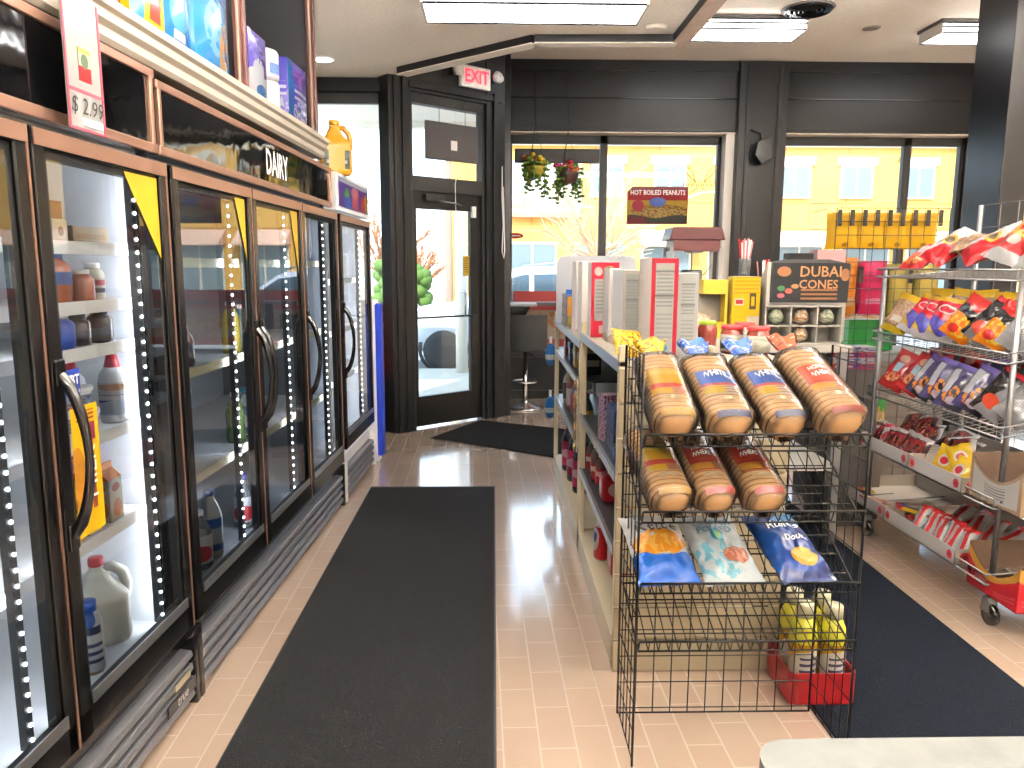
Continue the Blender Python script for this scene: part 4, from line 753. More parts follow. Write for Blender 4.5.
spec = [(0.83, -0.14, 0.761, 0.27, 0.045, clear, teal, lw, 'tall teal capped bottle on the middle shelf of the three door cooler'), (0.95, -0.14, 0.761, 0.24, 0.045, clear, white, lw, 'clear bottle with a red mark beside the teal capped bottle'), (1.06, -0.14, 0.761, 0.23, 0.043, clear, white, lb2, 'clear bottle third from the near end of the middle shelf'),
 (0.85, -0.13, 0.334, 0.26, 0.055, tealb, teal, None, 'teal bottle on the floor of the three door cooler'), (0.99, -0.13, 0.334, 0.24, 0.06, clear, white, lb2, 'wide clear bottle on the cooler floor beside the teal bottle'), (1.13, -0.13, 0.334, 0.25, 0.055, clear, white, lw, 'third bottle on the floor of the three door cooler'), (1.26, -0.13, 0.334, 0.30, 0.05, mat('bottle_pale', '#c3cbd3', 0.25, coat=.4), inkb, lb2, 'pale bottle with a blue cap on the cooler floor'),
 (0.85, -0.15, 1.191, 0.17, 0.045, org, white, bw, 'orange bottle on the upper shelf behind the first door of the three door cooler'), (0.99, -0.15, 1.191, 0.18, 0.045, mat('cream_plastic', '#d9d2c0'), teal, None, 'cream bottle on the upper shelf of the three door cooler'), (1.14, -0.15, 1.191, 0.17, 0.045, drk, white, None, 'dark bottle on the upper shelf of the three door cooler'),
 (1.64, -0.14, 0.761, 0.24, 0.045, mat('bottle_green', '#58703f', 0.25, coat=.4), white, None, 'green bottle behind the second door of the three door cooler'), (1.77, -0.14, 0.761, 0.24, 0.045, clear, teal, lb2, 'clear bottle with a teal cap behind the second door'), (1.64, -0.14, 1.191, 0.24, 0.045, mat('bottle_lemon', '#b8a94a', 0.25, coat=.4), white, None, 'lemon yellow bottle high behind the second door'), (1.77, -0.14, 1.191, 0.22, 0.045, tealb, white, None, 'dark teal bottle high behind the second door'), (1.66, -0.13, 0.334, 0.26, 0.05, clear, inkb, lw, 'clear bottle with a blue cap on the floor behind the second door')]
for s, n, z, h, r, bm2, cm, lm2, lb in spec: bottle('drink_bottle', lb, 'bottle', cl(n, s, z), h, r, bm2, cm, lm2, 'round', 'bottles in the three door cooler')
# blue edged panel between the small cooler and the corner post
t = thing('freezer_panel', 'white upright panel with a blue edge between the white cooler and the poster', 'panel', cl(0.055, 4.20, 0.0), -CA)
MB().box(-0.5, 0.0, 0, 0.12, 0.0, 1.33, white).build('body', t, bevel=0.01); MB().box(-0.02, 0.035, 0.0, 0.13, 0.05, 1.30, mat('panel_blue', '#2348d8', 0.35)).build('edge', t, bevel=0.012)
# ================================================================ floor mats
def mat_thing(name, label, poly, z=0.012, col='#222224', edge='#1d1d1f'):
    mm = mat('mat_'+col, col, 0.95, spec=0.06, bump=1.0, bscale=160, var=0.45, vscale=90); em = mat('mat_edge'+edge, edge, 0.7)
    t = thing(name, label, 'floor mat', (sum(p[0] for p in poly)/len(poly), sum(p[1] for p in poly)/len(poly), 0))
    cx, cy = t.location.x, t.location.y; q = [(p[0]-cx, p[1]-cy) for p in poly]
    MB().prism(q, 2, 0.001, 0.005, em).build('rubber_edge', t)
    k = 0.975; MB().prism([(p[0]*(1-0.018*1), p[1]*(1-0.018 if len(q) > 0 else 1)) for p in q], 2, 0.002, z, mm).build('pile', t); return t
mat_thing('floor_mat', 'long charcoal floor mat running along the cooler aisle', [(-0.895, 0.9), (0.008, 0.9), (0.006, 5.46), (-0.90, 5.46)])
mat_thing('floor_mat', 'small charcoal entrance mat lying askew before the door', [(-0.60, 7.07), (-0.15, 7.89), (1.15, 7.20), (0.63, 6.22)])
mat_thing('floor_mat', 'wide dark navy floor mat between the bread rack and the snack rack', [(1.16, 1.0), (2.035, 1.0), (2.035, 6.2), (1.16, 6.2)], col='#151a24')
# ================================================================ bar stool and window counter
t = thing('bar_stool', 'black low-backed bar stool with a chrome pedestal by the window', 'stool', (0.351, 8.62, 0.0))
MB().lathe([(0.215, 0.0), (0.215, 0.012), (0.16, 0.03), (0.07, 0.055), (0.035, 0.075), (0.028, 0.10)], chrome, n=36).build('base', t)
MB().lathe([(0.027, 0.09), (0.027, 0.45), (0.021, 0.45), (0.021, 0.66)], chrome, n=18).build('pedestal', t)
mb = MB(); mb.tube([(0.14*math.cos(a*0.2618), 0.05+0.14*math.sin(a*0.2618), 0.30) for a in range(24)], 0.011, chrome, 8, True); mb.tube([(0, 0, 0.30), (0, -0.09, 0.30)], 0.010, chrome, 6); mb.build('footrest', t)
lea = mat('black_leather', '#1b1c20', 0.42, bump=0.1, bscale=60)
MB().box(-0.21, 0.21, -0.19, 0.20, 0.66, 0.73, lea).build('seat', t, bevel=0.02)
def bk(u, v):
    return (lerp(-0.235, 0.235, u), -0.24+0.06*(2*u-1)**2-0.02*v, lerp(0.69, 1.07, v))
MB().grid(bk, 10, 8, lea).grid(lambda u, v: (bk(u, v)[0], bk(u, v)[1]+0.04, bk(u, v)[2]), 10, 8, lea, flip=True).build('backrest', t)
MB().tube([(0.02, -0.05, 0.66), (0.10, -0.13, 0.60)], 0.006, blackg, 6).build('lever', t)
t = thing('window_counter', 'narrow pale counter under the window beside the bar stool', 'counter', (0.0, 8.9, 0))
MB().box(0.18, 0.48, -0.22, 0.22, 1.15, 1.185, mat('counter_pale', '#cfd3d8', 0.35)).box(0.18, 1.15, 0.05, 0.26, 1.15, 1.185, mat('counter_dark', '#5d5f63', 0.35)).build('top', t, bevel=0.004)
MB().prism([(0.19, 1.15), (0.42, 1.15), (0.24, 0.82), (0.19, 0.82)], 1, -0.05, 0.05, blackg).build('bracket', t); MB().prism([(0.9, 1.15), (1.0, 1.15), (0.95, 0.82), (0.9, 0.82)], 1, 0.1, 0.2, blackg).build('bracket', t)
# ================================================================ gondola shelving
def gondola(label, y0, y1, top, shl, x0=0.47, x1=1.13):
    t = thing('gondola_shelf', label, 'shelf unit', ((x0+x1)/2, y0, 0)); hw = (x1-x0)/2; L = y1-y0
    MB().box(-hw, hw, 0, L, 0.0, 0.13, beigem).build('base', t, bevel=0.003)
    MB().box(-0.012, 0.012, 0.0, L, 0.13, top+0.05, mat('peg_panel', '#b9ae93', 0.55)).build('back_panel', t)
    for yy in (0.0, L-0.035):
        MB().box(-hw, -hw+0.03, yy, yy+0.035, 0.0, top+0.06, beigem).build('upright', t, bevel=0.003); MB().box(hw-0.03, hw, yy, yy+0.035, 0.0, top+0.06, beigem).build('upright', t, bevel=0.003)
        MB().box(-0.03, 0.03, yy, yy+0.035, 0.0, top+0.06, beigem).build('upright', t, bevel=0.003)
    sh = mat('shelf_dark', '#34363a', 0.35, 0.4); tagm = mat('price_tag_white', '#e9e7df', 0.5)
    for z in shl:
        o = MB().box(-hw+0.01, hw-0.01, 0.035, L-0.035, z-0.012, z, sh).build('shelf', t)
        MB().box(-hw-0.005, -hw+0.01, 0.035, L-0.035, z-0.03, z+0.006, steel).build('shelf_edge', o); MB().box(hw-0.01, hw+0.005, 0.035, L-0.035, z-0.03, z+0.006, steel).build('shelf_edge', o)
        random.seed(int(z*100))
        for k in range(5): y = 0.1+k*L/5.2+random.uniform(0, .08); MB().box(-hw-0.008, -hw-0.0045, y, y+0.045, z-0.026, z+0.004, tagm).build('price_tag', o)
    o = MB().box(-hw, hw, 0.0, L, top-0.018, top, mat('top_shelf', '#d3cdbd', 0.45)).build('top_shelf', t); MB().box(-hw-0.004, -hw, 0, L, top-0.04, top+0.004, steel).build('shelf_edge', o)
    return t
g1 = gondola('beige double sided shelf unit behind the wire bread rack', 2.86, 4.14, 1.245, (0.50, 0.80))
mb = MB(); 
for k in range(9): mb.box(-0.33, 0.33, -0.012, -0.001, 0.004+k*0.136, 0.004+k*0.136+0.128, mat('end_panel', '#c0b294', 0.55))  # darker than the unit's beige, with the shade behind the rack in it
mb.build('end_panel', g1, bevel=0.002)
g2 = gondola('beige double sided shelf unit farther along the aisle, toward the door', 4.18, 5.92, 1.195, (0.62, 0.97))
# end strips and goods
def loosebox(name, label, cat, x0, x1, y0, y1, z0, z1, m, face=None, group=None, rz=0.0, bev=0.002, part='carton'):
    t = thing(name, label, cat, ((x0+x1)/2, (y0+y1)/2, z0), rz, group); w, d = (x1-x0)/2, (y1-y0)/2
    MB().box(-w, w, -d, d, 0, z1-z0, m, face=face).build(part, t, bevel=bev); return t
def cereal(front, side, top='#e9e4dc'):
    return {'-x': front, '+x': front, '-y': side, '+y': side}
def nutri(key, edge, panel='#b5b8b4', dot=True):
    ly = [('rect', (0.16, 0.84, 0.06, 0.95), panel), ('lines', (0.2, 0.8, 0.5, 0.9, 26), '#8f938f'), ('lines', (0.2, 0.8, 0.2, 0.46, 22), '#9da19d'), ('rect', (0.16, 0.84, 0.62, 0.64), '#6a6a6a'), ('rect', (0.16, 0.84, 0.86, 0.875), '#6a6a6a')]
    if dot: ly.append(('ell', (0.5, 0.11, 0.16, 0.035), '#2f8fb5'))
    return printed(key, edge, ly, 0.45)
fr1 = printed('cereal_glare_pale', (0.74, 0.64, 0.57, 1), [('wave', (0.10, -0.04, 5, 1), '#ffe9b0')], 0.4)  # box fronts washed pinkish white, overexposure put into their base colours
fr2 = printed('cereal_glare_pink', (0.76, 0.62, 0.54, 1), [], 0.4)
fr3 = printed('cereal_white', (0.68, 0.66, 0.63, 1), [('wave', (0.08, -0.03, 4, 0), '#ffe4c8')], 0.4)
GT = 1.2465
loosebox('cereal_box', 'tall cereal box with a dark red edge and grey nutrition panel nearest the bread rack', 'box', 0.60, 0.705, 2.95, 3.20, GT, 1.632, inkm, cereal(fr1, nutri('nut_red', '#a3182c')), 'cereal boxes on the shelf top')
loosebox('cereal_box', 'shorter grey sided cereal box right of the dark red one', 'box', 0.708, 0.79, 2.97, 3.20, GT, 1.575, paperw, cereal(fr3, nutri('nut_grey', '#c4c6c3', '#bfc2bf')), 'cereal boxes on the shelf top')
loosebox('cereal_box', 'white cereal box with a dark printed side, third from the bread rack', 'box', 0.545, 0.625, 3.27, 3.55, GT, 1.585, paperw, cereal(fr3, nutri('nut_dark', '#cfcac2', '#a9aca9', False)), 'cereal boxes on the shelf top')
loosebox('cereal_box', 'thin white box between the red framed box and the white cereal box', 'box', 0.535, 0.59, 3.60, 3.78, GT, 1.59, paperw, cereal(fr3, fr3), 'cereal boxes on the shelf top')
rf = printed('cereal_redframe', '#c21f3a', [('rect', (0.12, 0.95, 0.22, 0.78), '#b9bdb8'), ('lines', (0.16, 0.9, 0.3, 0.74, 20), '#90948f'), ('rect', (0.3, 0.9, 0.05, 0.16), '#e3dcd6'), ('ell', (0.25, 0.88, 0.14, 0.06), '#e8ded6'), ('ell', (0.62, 0.90, 0.2, 0.05), '#6a7a4a')], 0.45)
loosebox('cereal_box', 'cereal box with a bright red frame around its nutrition panel', 'box', 0.485, 0.625, 3.86, 4.0, GT, 1.62, inkr, cereal(fr2, rf), 'cereal boxes on the shelf top')
loosebox('cereal_box', 'cereal box with glare-bleached pink sides just beyond the red framed one', 'box', 0.478, 0.56, 4.22, 4.42, 1.197, 1.625, paperw, cereal(fr2, fr3), 'cereal boxes on the shelf top')
loosebox('cereal_box', 'cereal box with glare-bleached pink sides farthest toward the door', 'box', 0.475, 0.55, 4.50, 4.72, 1.197, 1.63, paperw, cereal(fr2, fr3), 'cereal boxes on the shelf top')
t = thing('display_header', 'grey rounded header board standing behind the cereal boxes', 'display board', (0.72, 5.45, 1.197))
def rr(w, h, r, n=6):
    P = [(-w, 0), (w, 0)]; 
    for cx, a0 in ((w-r, 0), (-w+r, 90)):
        for k in range(n+1): a = R_(a0+90*k/n); P.append((cx+r*math.cos(a), h-r+r*math.sin(a)))
    return P
MB().prism(rr(0.28, 0.475, 0.06), 1, 0, 0.02, mat('header_grey', '#9a9ea6', 0.35, 0.2)).build('board', t); MB().box(-0.25, 0.25, -0.06, 0.1, 0, 0.02, steel).build('foot', t)
# wire basket with packs, far end of the top
t = thing('counter_basket', 'small wire basket of snack packs at the far end of the shelf top', 'basket', (0.56, 5.12, 1.197))
mb = MB(); W_, D_, H_ = 0.095, 0.13, 0.22
for z in (0.005, 0.08, 0.15, 0.22): mb.tube([(-W_, -D_, z), (W_, -D_, z), (W_, D_, z), (-W_, D_, z)], 0.003, zinc, 4, True)
for k in range(5): x = lerp(-W_, W_, k/4); mb.tube([(x, -D_, 0.005), (x, -D_, H_)], 0.002, zinc, 4); mb.tube([(x, D_, 0.005), (x, D_, H_)], 0.002, zinc, 4); y = lerp(-D_, D_, k/4); mb.tube([(-W_, y, H_), (-W_, y, 0.005), (W_, y, 0.005), (W_, y, H_)], 0.002, zinc, 4)
mb.build('wire_frame', t)
loosebox('snack_pack', 'orange snack pack standing in the wire basket', 'package', 0.485, 0.635, 5.10, 5.16, 1.203, 1.40, printed('pack_orange', '#e69a2c', [('rect', (0, 1, 0.0, 0.35), '#d8c060'), ('ell', (0.5, 0.3, 0.3, 0.14), '#a87a3a')], 0.35)); loosebox('snack_pack', 'blue snack pack at the back of the wire basket', 'package', 0.485, 0.635, 5.18, 5.23, 1.203, 1.445, printed('pack_blue', '#1f6fd0', [('diag', (0.5, -1, -0.35), '#e9eef5')], 0.35))
loosebox('snack_box', 'brown carton with a red corner in front of the wire basket', 'box', 0.50, 0.64, 4.86, 4.96, 1.197, 1.34, printed('box_brown', '#b58a5c', [('rect', (0.6, 1, 0, 0.35), '#b03038'), ('lines', (0.1, 0.55, 0.3, 0.8, 9), '#8a6440')], 0.5))
# near section shelves
db = mat('box_navy', '#1f2a55', 0.4)
for k in range(4):
    loosebox('navy_carton', '%s of four flat navy cartons stacked on the upper shelf' % ('lowest', 'second from the bottom', 'third from the bottom', 'topmost')[k], 'box', 0.50, 0.72, 3.14, 3.36, 0.806+k*0.05, 0.854+k*0.05, printed('navy_print', '#1f2a55', [('rect', (0.1, 0.9, 0.35, 0.65), '#3a4a8a')], 0.4), None, 'flat navy cartons', bev=0.003)
loosebox('navy_carton', 'long navy carton lying in front of the stacked cartons', 'box', 0.49, 0.70, 3.04, 3.13, 0.806, 0.87, printed('navy_print', '#1f2a55', []), None, 'flat navy cartons')
loosebox('patterned_box', 'white and pink patterned box leaning beside the navy cartons', 'box', 0.49, 0.62, 3.44, 3.52, 0.806, 1.02, printed('pink_pattern', '#d9c8d4', [('blot', (0.5, 0.5, 0.7, 0.7, 16, 0.52), '#9a3a5a'), ('blot', (0.5, 0.5, 0.7, 0.7, 11, 0.58), '#3c3f88')], 0.4), rz=0.2)
yb = printed('yellow_carton', '#ecc81e', [('rect', (0.15, 0.85, 0.55, 0.8), '#4a3a1a'), ('rect', (0.1, 0.9, 0.0, 0.2), '#d8a818')], 0.4)
for k in range(3): loosebox('yellow_carton', '%s yellow carton stacked at the near end of the shelf' % ('lowest', 'middle', 'topmost')[k], 'box', 0.50, 0.58, 2.91, 3.02, 0.51+k*0.125+(0.296-0.246 if k > 1 else 0), 0.63+k*0.125+(0.05 if k > 1 else 0), yb, None, 'yellow cartons at the near end')
for k in range(4): bottle('spice_bottle', '%s small red labelled bottle on the lower shelf, counted from the door' % ORD[k], 'bottle', (0.52+0.012*(k % 2), 4.02-k*0.10, 0.506), 0.17, 0.026, mat('bottle_dark', '#4a2a2a', 0.3, coat=.4), (mat('cap_green', '#3c6a3a', 0.4), white)[k % 2], printed('red_label', '#b03038', [('rect', (0, 1, 0.5, 0.8), '#e0d8c8')], 0.4), 'round', 'small red labelled bottles')
loosebox('red_pack', 'round shouldered red pack on the lower shelf beside the small bottles', 'package', 0.50, 0.64, 3.44, 3.56, 0.506, 0.64, printed('redpack', '#b8242e', [('ell', (0.5, 0.5, 0.3, 0.25), '#e2c8c0')], 0.3), bev=0.02)
t = thing('spray_bottle', 'white spray cleaner bottle with a red label on the bottom shelf', 'bottle', (0.545, 3.74, 0.131))
MB().lathe([(0.05, 0), (0.056, 0.01), (0.056, 0.12), (0.045, 0.165), (0.018, 0.20), (0.016, 0.215)], printed('spray_print', '#d82c34', [('rect', (0, 1, 0.62, 1), '#eeeae6'), ('ell', (0.55, 0.42, 0.12, 0.16), '#e9eef5'), ('ell', (0.55, 0.42, 0.07, 0.08), '#2a4aa0'), ('rect', (0, 1, 0, 0.1), '#eeeae6')], 0.3), n=20, sx=0.7).build('body', t)
MB().prism([(-0.03, 0.215), (0.02, 0.215), (0.025, 0.255), (-0.06, 0.262), (-0.065, 0.245), (-0.03, 0.24)], 0, -0.013, 0.013, inkw).build('trigger_head', t, bevel=0.004)
loosebox('red_jug', 'red detergent jug beside the spray bottle on the bottom shelf', 'jug', 0.55, 0.68, 3.42, 3.60, 0.131, 0.30, printed('redjug', '#c0262c', [('ell', (0.5, 0.5, 0.3, 0.25), '#e8c0b8')], 0.3), bev=0.03)
# clip strip on the post
t = thing('clip_strip', 'hanging strip of small brown packets on the shelf post', 'packet strip', (0.459, 4.16, 0.58))
MB().box(-0.004, 0.0, -0.012, 0.012, 0.0, 0.42, beigem).build('strip', t)
for k in range(7): MB().ell((-0.014, 0, 0.03+k*0.058), (0.010, 0.028, 0.026), printed('nutpack', '#8a6434', [('blot', (0.5, 0.5, 0.6, 0.6, 14, 0.5), '#d0b070')], 0.35), 8, 6).build('packet', t)
# far section
for k in range(3): bottle('black_bottle', '%s big black bottle with a pink label on the bottom shelf, from the door' % ORD[k], 'bottle', (0.55+0.01*k, 5.45-k*0.28, 0.131), 0.37, 0.058, mat('bottle_black', '#1f1f24', 0.25, coat=.5), blackg, printed('pink_label', '#b8305a', [('ell', (0.5, 0.5, 0.3, 0.2), '#e8c8d4')], 0.35), 'round', 'big black bottles')
vm = [mat('misc_a', '#2a2c36', 0.4), mat('misc_b', '#c9a83a', 0.4), mat('misc_c', '#4a6a9a', 0.4), mat('misc_d', '#8a3a3a', 0.4), mat('misc_e', '#d9d2c4', 0.4)]
nm = ['dark', 'ochre', 'slate blue', 'dull red', 'cream']
for k in range(5): bottle('cleaner_bottle', '%s cleaner bottle on the middle shelf of the far shelf unit' % nm[k], 'bottle', (0.54, 4.42+k*0.27, 0.626), 0.24, 0.042, vm[k], vm[(k+3) % 5], vm[(k+1) % 5], 'wide' if k % 2 else 'round', 'cleaner bottles on the far shelf unit')
for k in range(4): loosebox('household_box', '%s box on the upper shelf of the far shelf unit' % nm[k], 'box', 0.50, 0.62, 4.40+k*0.32, 4.52+k*0.32, 0.976, 1.10+0.02*(k % 2), printed('hh%d' % k, ('#2a2c36', '#c9a83a', '#4a6a9a', '#8a3a3a')[k], [('rect', (0.1, 0.9, 0.4, 0.7), '#e6e0d2')], 0.4), None, 'boxes on the far shelf unit')
for k in range(2):
    t = thing('blue_pouch', '%s blue pouch hanging at the far end of the shelf unit' % ('upper', 'lower')[k], 'package', (0.44, 5.95, (0.84, 0.42)[k])); MB().ell((0, 0, 0.08), (0.045, 0.02, 0.09), printed('bluepouch', '#2a7ac8', [('rect', (0.0, 1, 0.35, 0.5), '#e3e8ee')], 0.3), 10, 8).build('pouch', t); MB().box(-0.01, 0.01, -0.002, 0.002, 0.16, 0.22, white).build('hang_tab', t)
# ================================================================ black wire bread rack
WX0, WX1, WY0, WY1 = 0.445, 1.145, 2.265, 2.565
rk = thing('wire_bread_rack', 'black wire rack of sloping shelves holding bread and chips', 'wire rack', ((WX0+WX1)/2, (WY0+WY1)/2, 0))
rx, ry = (WX1-WX0)/2, (WY1-WY0)/2
def side(x, name):
    mb = MB(); mb.tube([(x, -ry, 0.0), (x, -ry, 1.34), (x, ry, 1.34), (x, ry, 0.0)], 0.0042, blackm, 6)
    for k in range(1, 5): y = lerp(-ry, ry, k/5); mb.tube([(x, y, 0.02), (x, y, 1.34)], 0.0020, blackm, 4)
    for k in range(14): z = 0.02+k*0.0985; mb.tube([(x, -ry, z), (x, ry, z)], 0.0022, blackm, 4)
    return mb.build(name, rk)
side(-rx, 'side_panel'); side(rx, 'side_panel')
mb = MB(); mb.tube([(-rx, ry, 0.0), (rx, ry, 0.0)], 0.0042, blackm, 6)
for k in range(1, 11): x = lerp(-rx, rx, k/11); mb.tube([(x, ry, 0), (x, ry, 1.05)], 0.0022, blackm, 4)
for k in range(11): mb.tube([(-rx, ry, 0.02+k*0.1), (rx, ry, 0.02+k*0.1)], 0.0022, blackm, 4)
mb.build('back_panel', rk)
def wshelf(zf, zb, lip=0.04):
    mb = MB(); a, b = Vector((0, -ry-0.005, zf)), Vector((0, ry-0.01, zb)); x0, x1 = -rx+0.008, rx-0.008
    for x in (x0, x1): mb.tube([(x, a.y, a.z), (x, b.y, b.z)], 0.0035, blackm, 5)
    mb.tube([(x0, b.y, b.z), (x1, b.y, b.z)], 0.0035, blackm, 5); mb.tube([(x0, a.y, a.z), (x1, a.y, a.z)], 0.0032, blackm, 5)
    for k in range(1, 4): p = a.lerp(b, k/4); mb.tube([(x0, p.y, p.z-0.004), (x1, p.y, p.z-0.004)], 0.0028, blackm, 4)
    for k in range(22):
        x = lerp(x0, x1, k/21); mb.tube([(x, b.y, b.z), (x, a.y, a.z), (x, a.y-0.018, a.z+lip)], 0.0019, blackm, 4)
    mb.tube([(x0, a.y-0.018, a.z+lip), (x1, a.y-0.018, a.z+lip)], 0.0038, blackm, 6)
    for x in (x0, x1): mb.tube([(x, a.y, a.z), (x, a.y-0.018, a.z+lip)], 0.0035, blackm, 5); mb.tube([(x, a.y, a.z), (x, -ry+0.02, a.z-0.012)], 0.0035, blackm, 5)
    mb.build('wire_shelf', rk)
SH = [(1.062, 1.225), (0.822, 0.975), (0.592, 0.74), (0.40, 0.50)]
for zf, zb in SH: wshelf(zf, zb)
# ---- loaves of sliced bread
crust = mat('bread_crust', '#e0ae76', 0.75, var=0.16, vscale=45, bump=0.1); crumb = mat('bread_side', '#f2cb9a', 0.8, var=0.10, vscale=60); slit = mat('bread_gap', '#9a6a36', 0.8)
film = pane('bread_film', (0.98, 0.98, 0.97, 1), 0.12, 1.45, 1.0, 0.012)
def sgp(c, e): return math.copysign(abs(c)**e, c)
LW, LH, LL = 0.142, 0.105, 0.325
def loaf(label, x, yaw, zf, zb, lab, words, lcols, tailc, L=LL, W=LW, H=LH, seed=0, tail=True, dx=0.0):
    random.seed(seed); sl = math.atan2(zb-zf, 2*ry-0.005)
    t = thing('bread_loaf', label, 'bread', (x, WY0+0.006+H*0.5*math.sin(sl)*0.9, zf+0.010), 0, 'bagged loaves on the wire rack')
    t.rotation_mode = 'XYZ'; t.rotation_euler = (sl, 0, yaw)
    def S(u, k=1.0):
        a = 2*math.pi*u - math.pi/2; c, s_ = math.cos(a), math.sin(a)
        return sgp(c, 0.70)*W/2*k, H/2 + sgp(s_, 0.70)*H/2*(k if s_ > 0 else 1)
    ns = 17
    def bd(u, v):
        e = min(1, 2.6*max(0.0, min(v+0.004, 1.004-v))**0.38); rid = 1+0.045*abs(math.sin(math.pi*v*ns))**0.5-0.035+0.012*noise.noise(Vector((0.3, round(v*ns)*1.7, seed)))
        xx, zz = S(u, e*rid); zz = zz + (1-e)*0.0
        return (xx, v*L, zz)
    mb = MB(); mb.grid(bd, 32, 170, crust, flip=True)
    for i, f in enumerate(mb.f):
        u = sum(q[0] for q in mb.uv[i])/4
        vv_ = (sum(q[1] for q in mb.uv[i])/4*ns) % 1.0
        mb.mi[i] = mb.mx(slit if min(vv_, 1-vv_) < 0.06 else (crumb if u < 0.30 or u > 0.70 else crust))
    mb.ell((0, 0.004, H*0.5), (W*0.40, 0.012, H*0.40), crust, 16, 8); mb.build('loaf', t)
    def zt(xx, k=1.0): r = min(0.999, abs(2*xx/W)/1.14); return H/2 + (1-r**(1/0.70))**0.70*H/2*1.05
    # printed band across the top
    def lb(u, v): aa = lerp(0.37, 0.64, u); xx, zz = S(1-aa, 1.035); return (xx, lerp(0.30, 0.68, v)*L, zz)
    o = MB().grid(lb, 30, 10, lab, flip=False).build('label', t)
    if words:
        for wi, (w, sz, yy) in enumerate(words):
            text(w, sz, inkw, 'lettering', o, lambda a, b, z: Vector((a-0.006, yy*L+b, zt(a-0.006)+0.010)), sx=0.66, bold=0.0006)
    def lb2(u, v): aa = lerp(0.40, 0.62, u); xx, zz = S(1-aa, 1.03); return (xx, lerp(0.015, 0.07, v)*L, zz-0.012*(1-v))
    MB().grid(lb2, 8, 3, lcols[0]).build('end_print', t)
    MB().grid(lambda u, v: (lerp(-0.03, 0.03, u), lerp(0.20, 0.26, v)*L, zt(lerp(-0.03, 0.03, u))+0.005), 6, 2, printed('spartan_patch', '#d9b884', [('lines', (0.05, 0.95, 0.2, 0.85, 4), '#f0e2c4')], 0.4)).build('small_print', t)
    # side print seen on the left of the bag
    MB().grid(lambda u, v: (S(0.16+0.06*v, 1.03)[0]*-1, lerp(0.34, 0.56, u)*L, S(0.16+0.06*v, 1.03)[1]), 6, 3, lcols[0], flip=True).build('side_print', t)
    def fl_(u, v):
        vv = -0.03+v*1.08; e = 1.0 if vv < 0.96 else max(0.30, 1-(vv-0.96)*7.5); e0 = min(1, 0.55+5*max(0, vv+0.03))
        wob = 1.09+0.030*noise.noise(Vector((u*7+seed, v*5, seed)))+0.016*noise.noise(Vector((u*19, v*14, seed)))+0.045*abs(noise.noise(Vector((u*16, v*5+seed, seed))))-0.02+0.012*abs(noise.noise(Vector((u*45, v*20, seed))))
        xx, zz = S(u, wob*min(e, e0)); return (xx*(1.04), vv*L, zz+0.002)
    MB().grid(fl_, 60, 60, film, flip=True).build('bag', t)
    if tail:
        def tl(u, v):
            a = u*math.pi*2; sp = lerp(0.014, 0.052, v**0.7); th = lerp(0.014, 0.010, v)
            return (math.cos(a)*sp*1.1+dx*v, L*1.045+v*0.085, H*0.55+math.sin(a)*th+0.02*v+0.010*math.sin(a*5+seed)*v)
        mb = MB(); mb.grid(tl, 28, 8, tailc, flip=True); mb.build('tail', t)
        MB().box(-0.012, 0.012, L*1.035, L*1.045, H*0.5, H*0.62, white).build('clip', t)
    return t
l_y = printed('bread_yellow', '#f2c01e', [('rect', (0, 1, 0.22, 0.40), '#d83a3a'), ('rect', (0, 0.55, 0.0, 0.22), '#f2c01e'), ('rect', (0.5, 1, 0.0, 0.25), '#c98a6a'), ('ell', (0.5, 0.85, 0.4, 0.1), '#f7d860')], 0.35, coat=0.1)
l_b = printed('bread_blue', '#2360c0', [('rect', (0, 1, 0.0, 0.42), '#e8dccb'), ('rect', (0, 0.5, 0.04, 0.34), '#efc62c'), ('rect', (0, 1, 0.36, 0.46), '#d6404a'), ('lines', (0.5, 1, 0.0, 0.34, 9), '#b88a6a')], 0.35, coat=0.1)
l_o = printed('bread_orange', '#ee5a22', [('rect', (0, 0.55, 0.04, 0.28), '#eeb52a'), ('rect', (0.55, 1, 0.04, 0.34), '#c9865a'), ('rect', (0, 1, 0.3, 0.37), '#d23030'), ('rect', (0, 1, 0, 0.05), '#d9a878')], 0.35, coat=0.1)
l_o2 = printed('bread_red', '#d8402a', [('rect', (0, 0.6, 0.04, 0.28), '#e6a428'), ('rect', (0.55, 1, 0.04, 0.34), '#b8744a'), ('rect', (0, 1, 0.3, 0.37), '#b82c2c')], 0.35, coat=0.1)
ep_b, ep_o, ep_y, ep_r = mat('print_navy', '#1d2a66', 0.3), mat('print_rust', '#a83a24', 0.3), mat('print_mustard', '#d0a02a', 0.3), mat('print_crimson', '#c03028', 0.3)
t_y = printed('tail_yellow', '#efc32a', [('blot', (0.5, 0.5, 0.7, 0.7, 9, 0.56), '#5a3a1a')], 0.4); t_b = printed('tail_blue', '#2a66c8', [('blot', (0.5, 0.5, 0.7, 0.7, 8, 0.57), '#e8e4e0'), ('blot', (0.5, 0.5, 0.7, 0.7, 12, 0.64), '#e08a3a')], 0.4); t_o = printed('tail_orange', '#ee5a2a', [('blot', (0.5, 0.5, 0.7, 0.7, 9, 0.58), '#4a2a1a'), ('blot', (0.5, 0.5, 0.7, 0.7, 7, 0.62), '#f2dccb')], 0.4)
z0, z1 = SH[0]
loaf('yellow labelled loaf, first from the left on the top shelf of the bread rack', 0.548, 0.04, z0, z1, l_y, [], [ep_y], t_y, seed=1, W=0.135, H=0.11)
loaf('bagged loaf with a blue WHITE label, second from the left on the top shelf', 0.718, 0.10, z0, z1, l_b, [('WHITE', 0.040, 0.60)], [ep_b], t_b, seed=2, W=0.145)
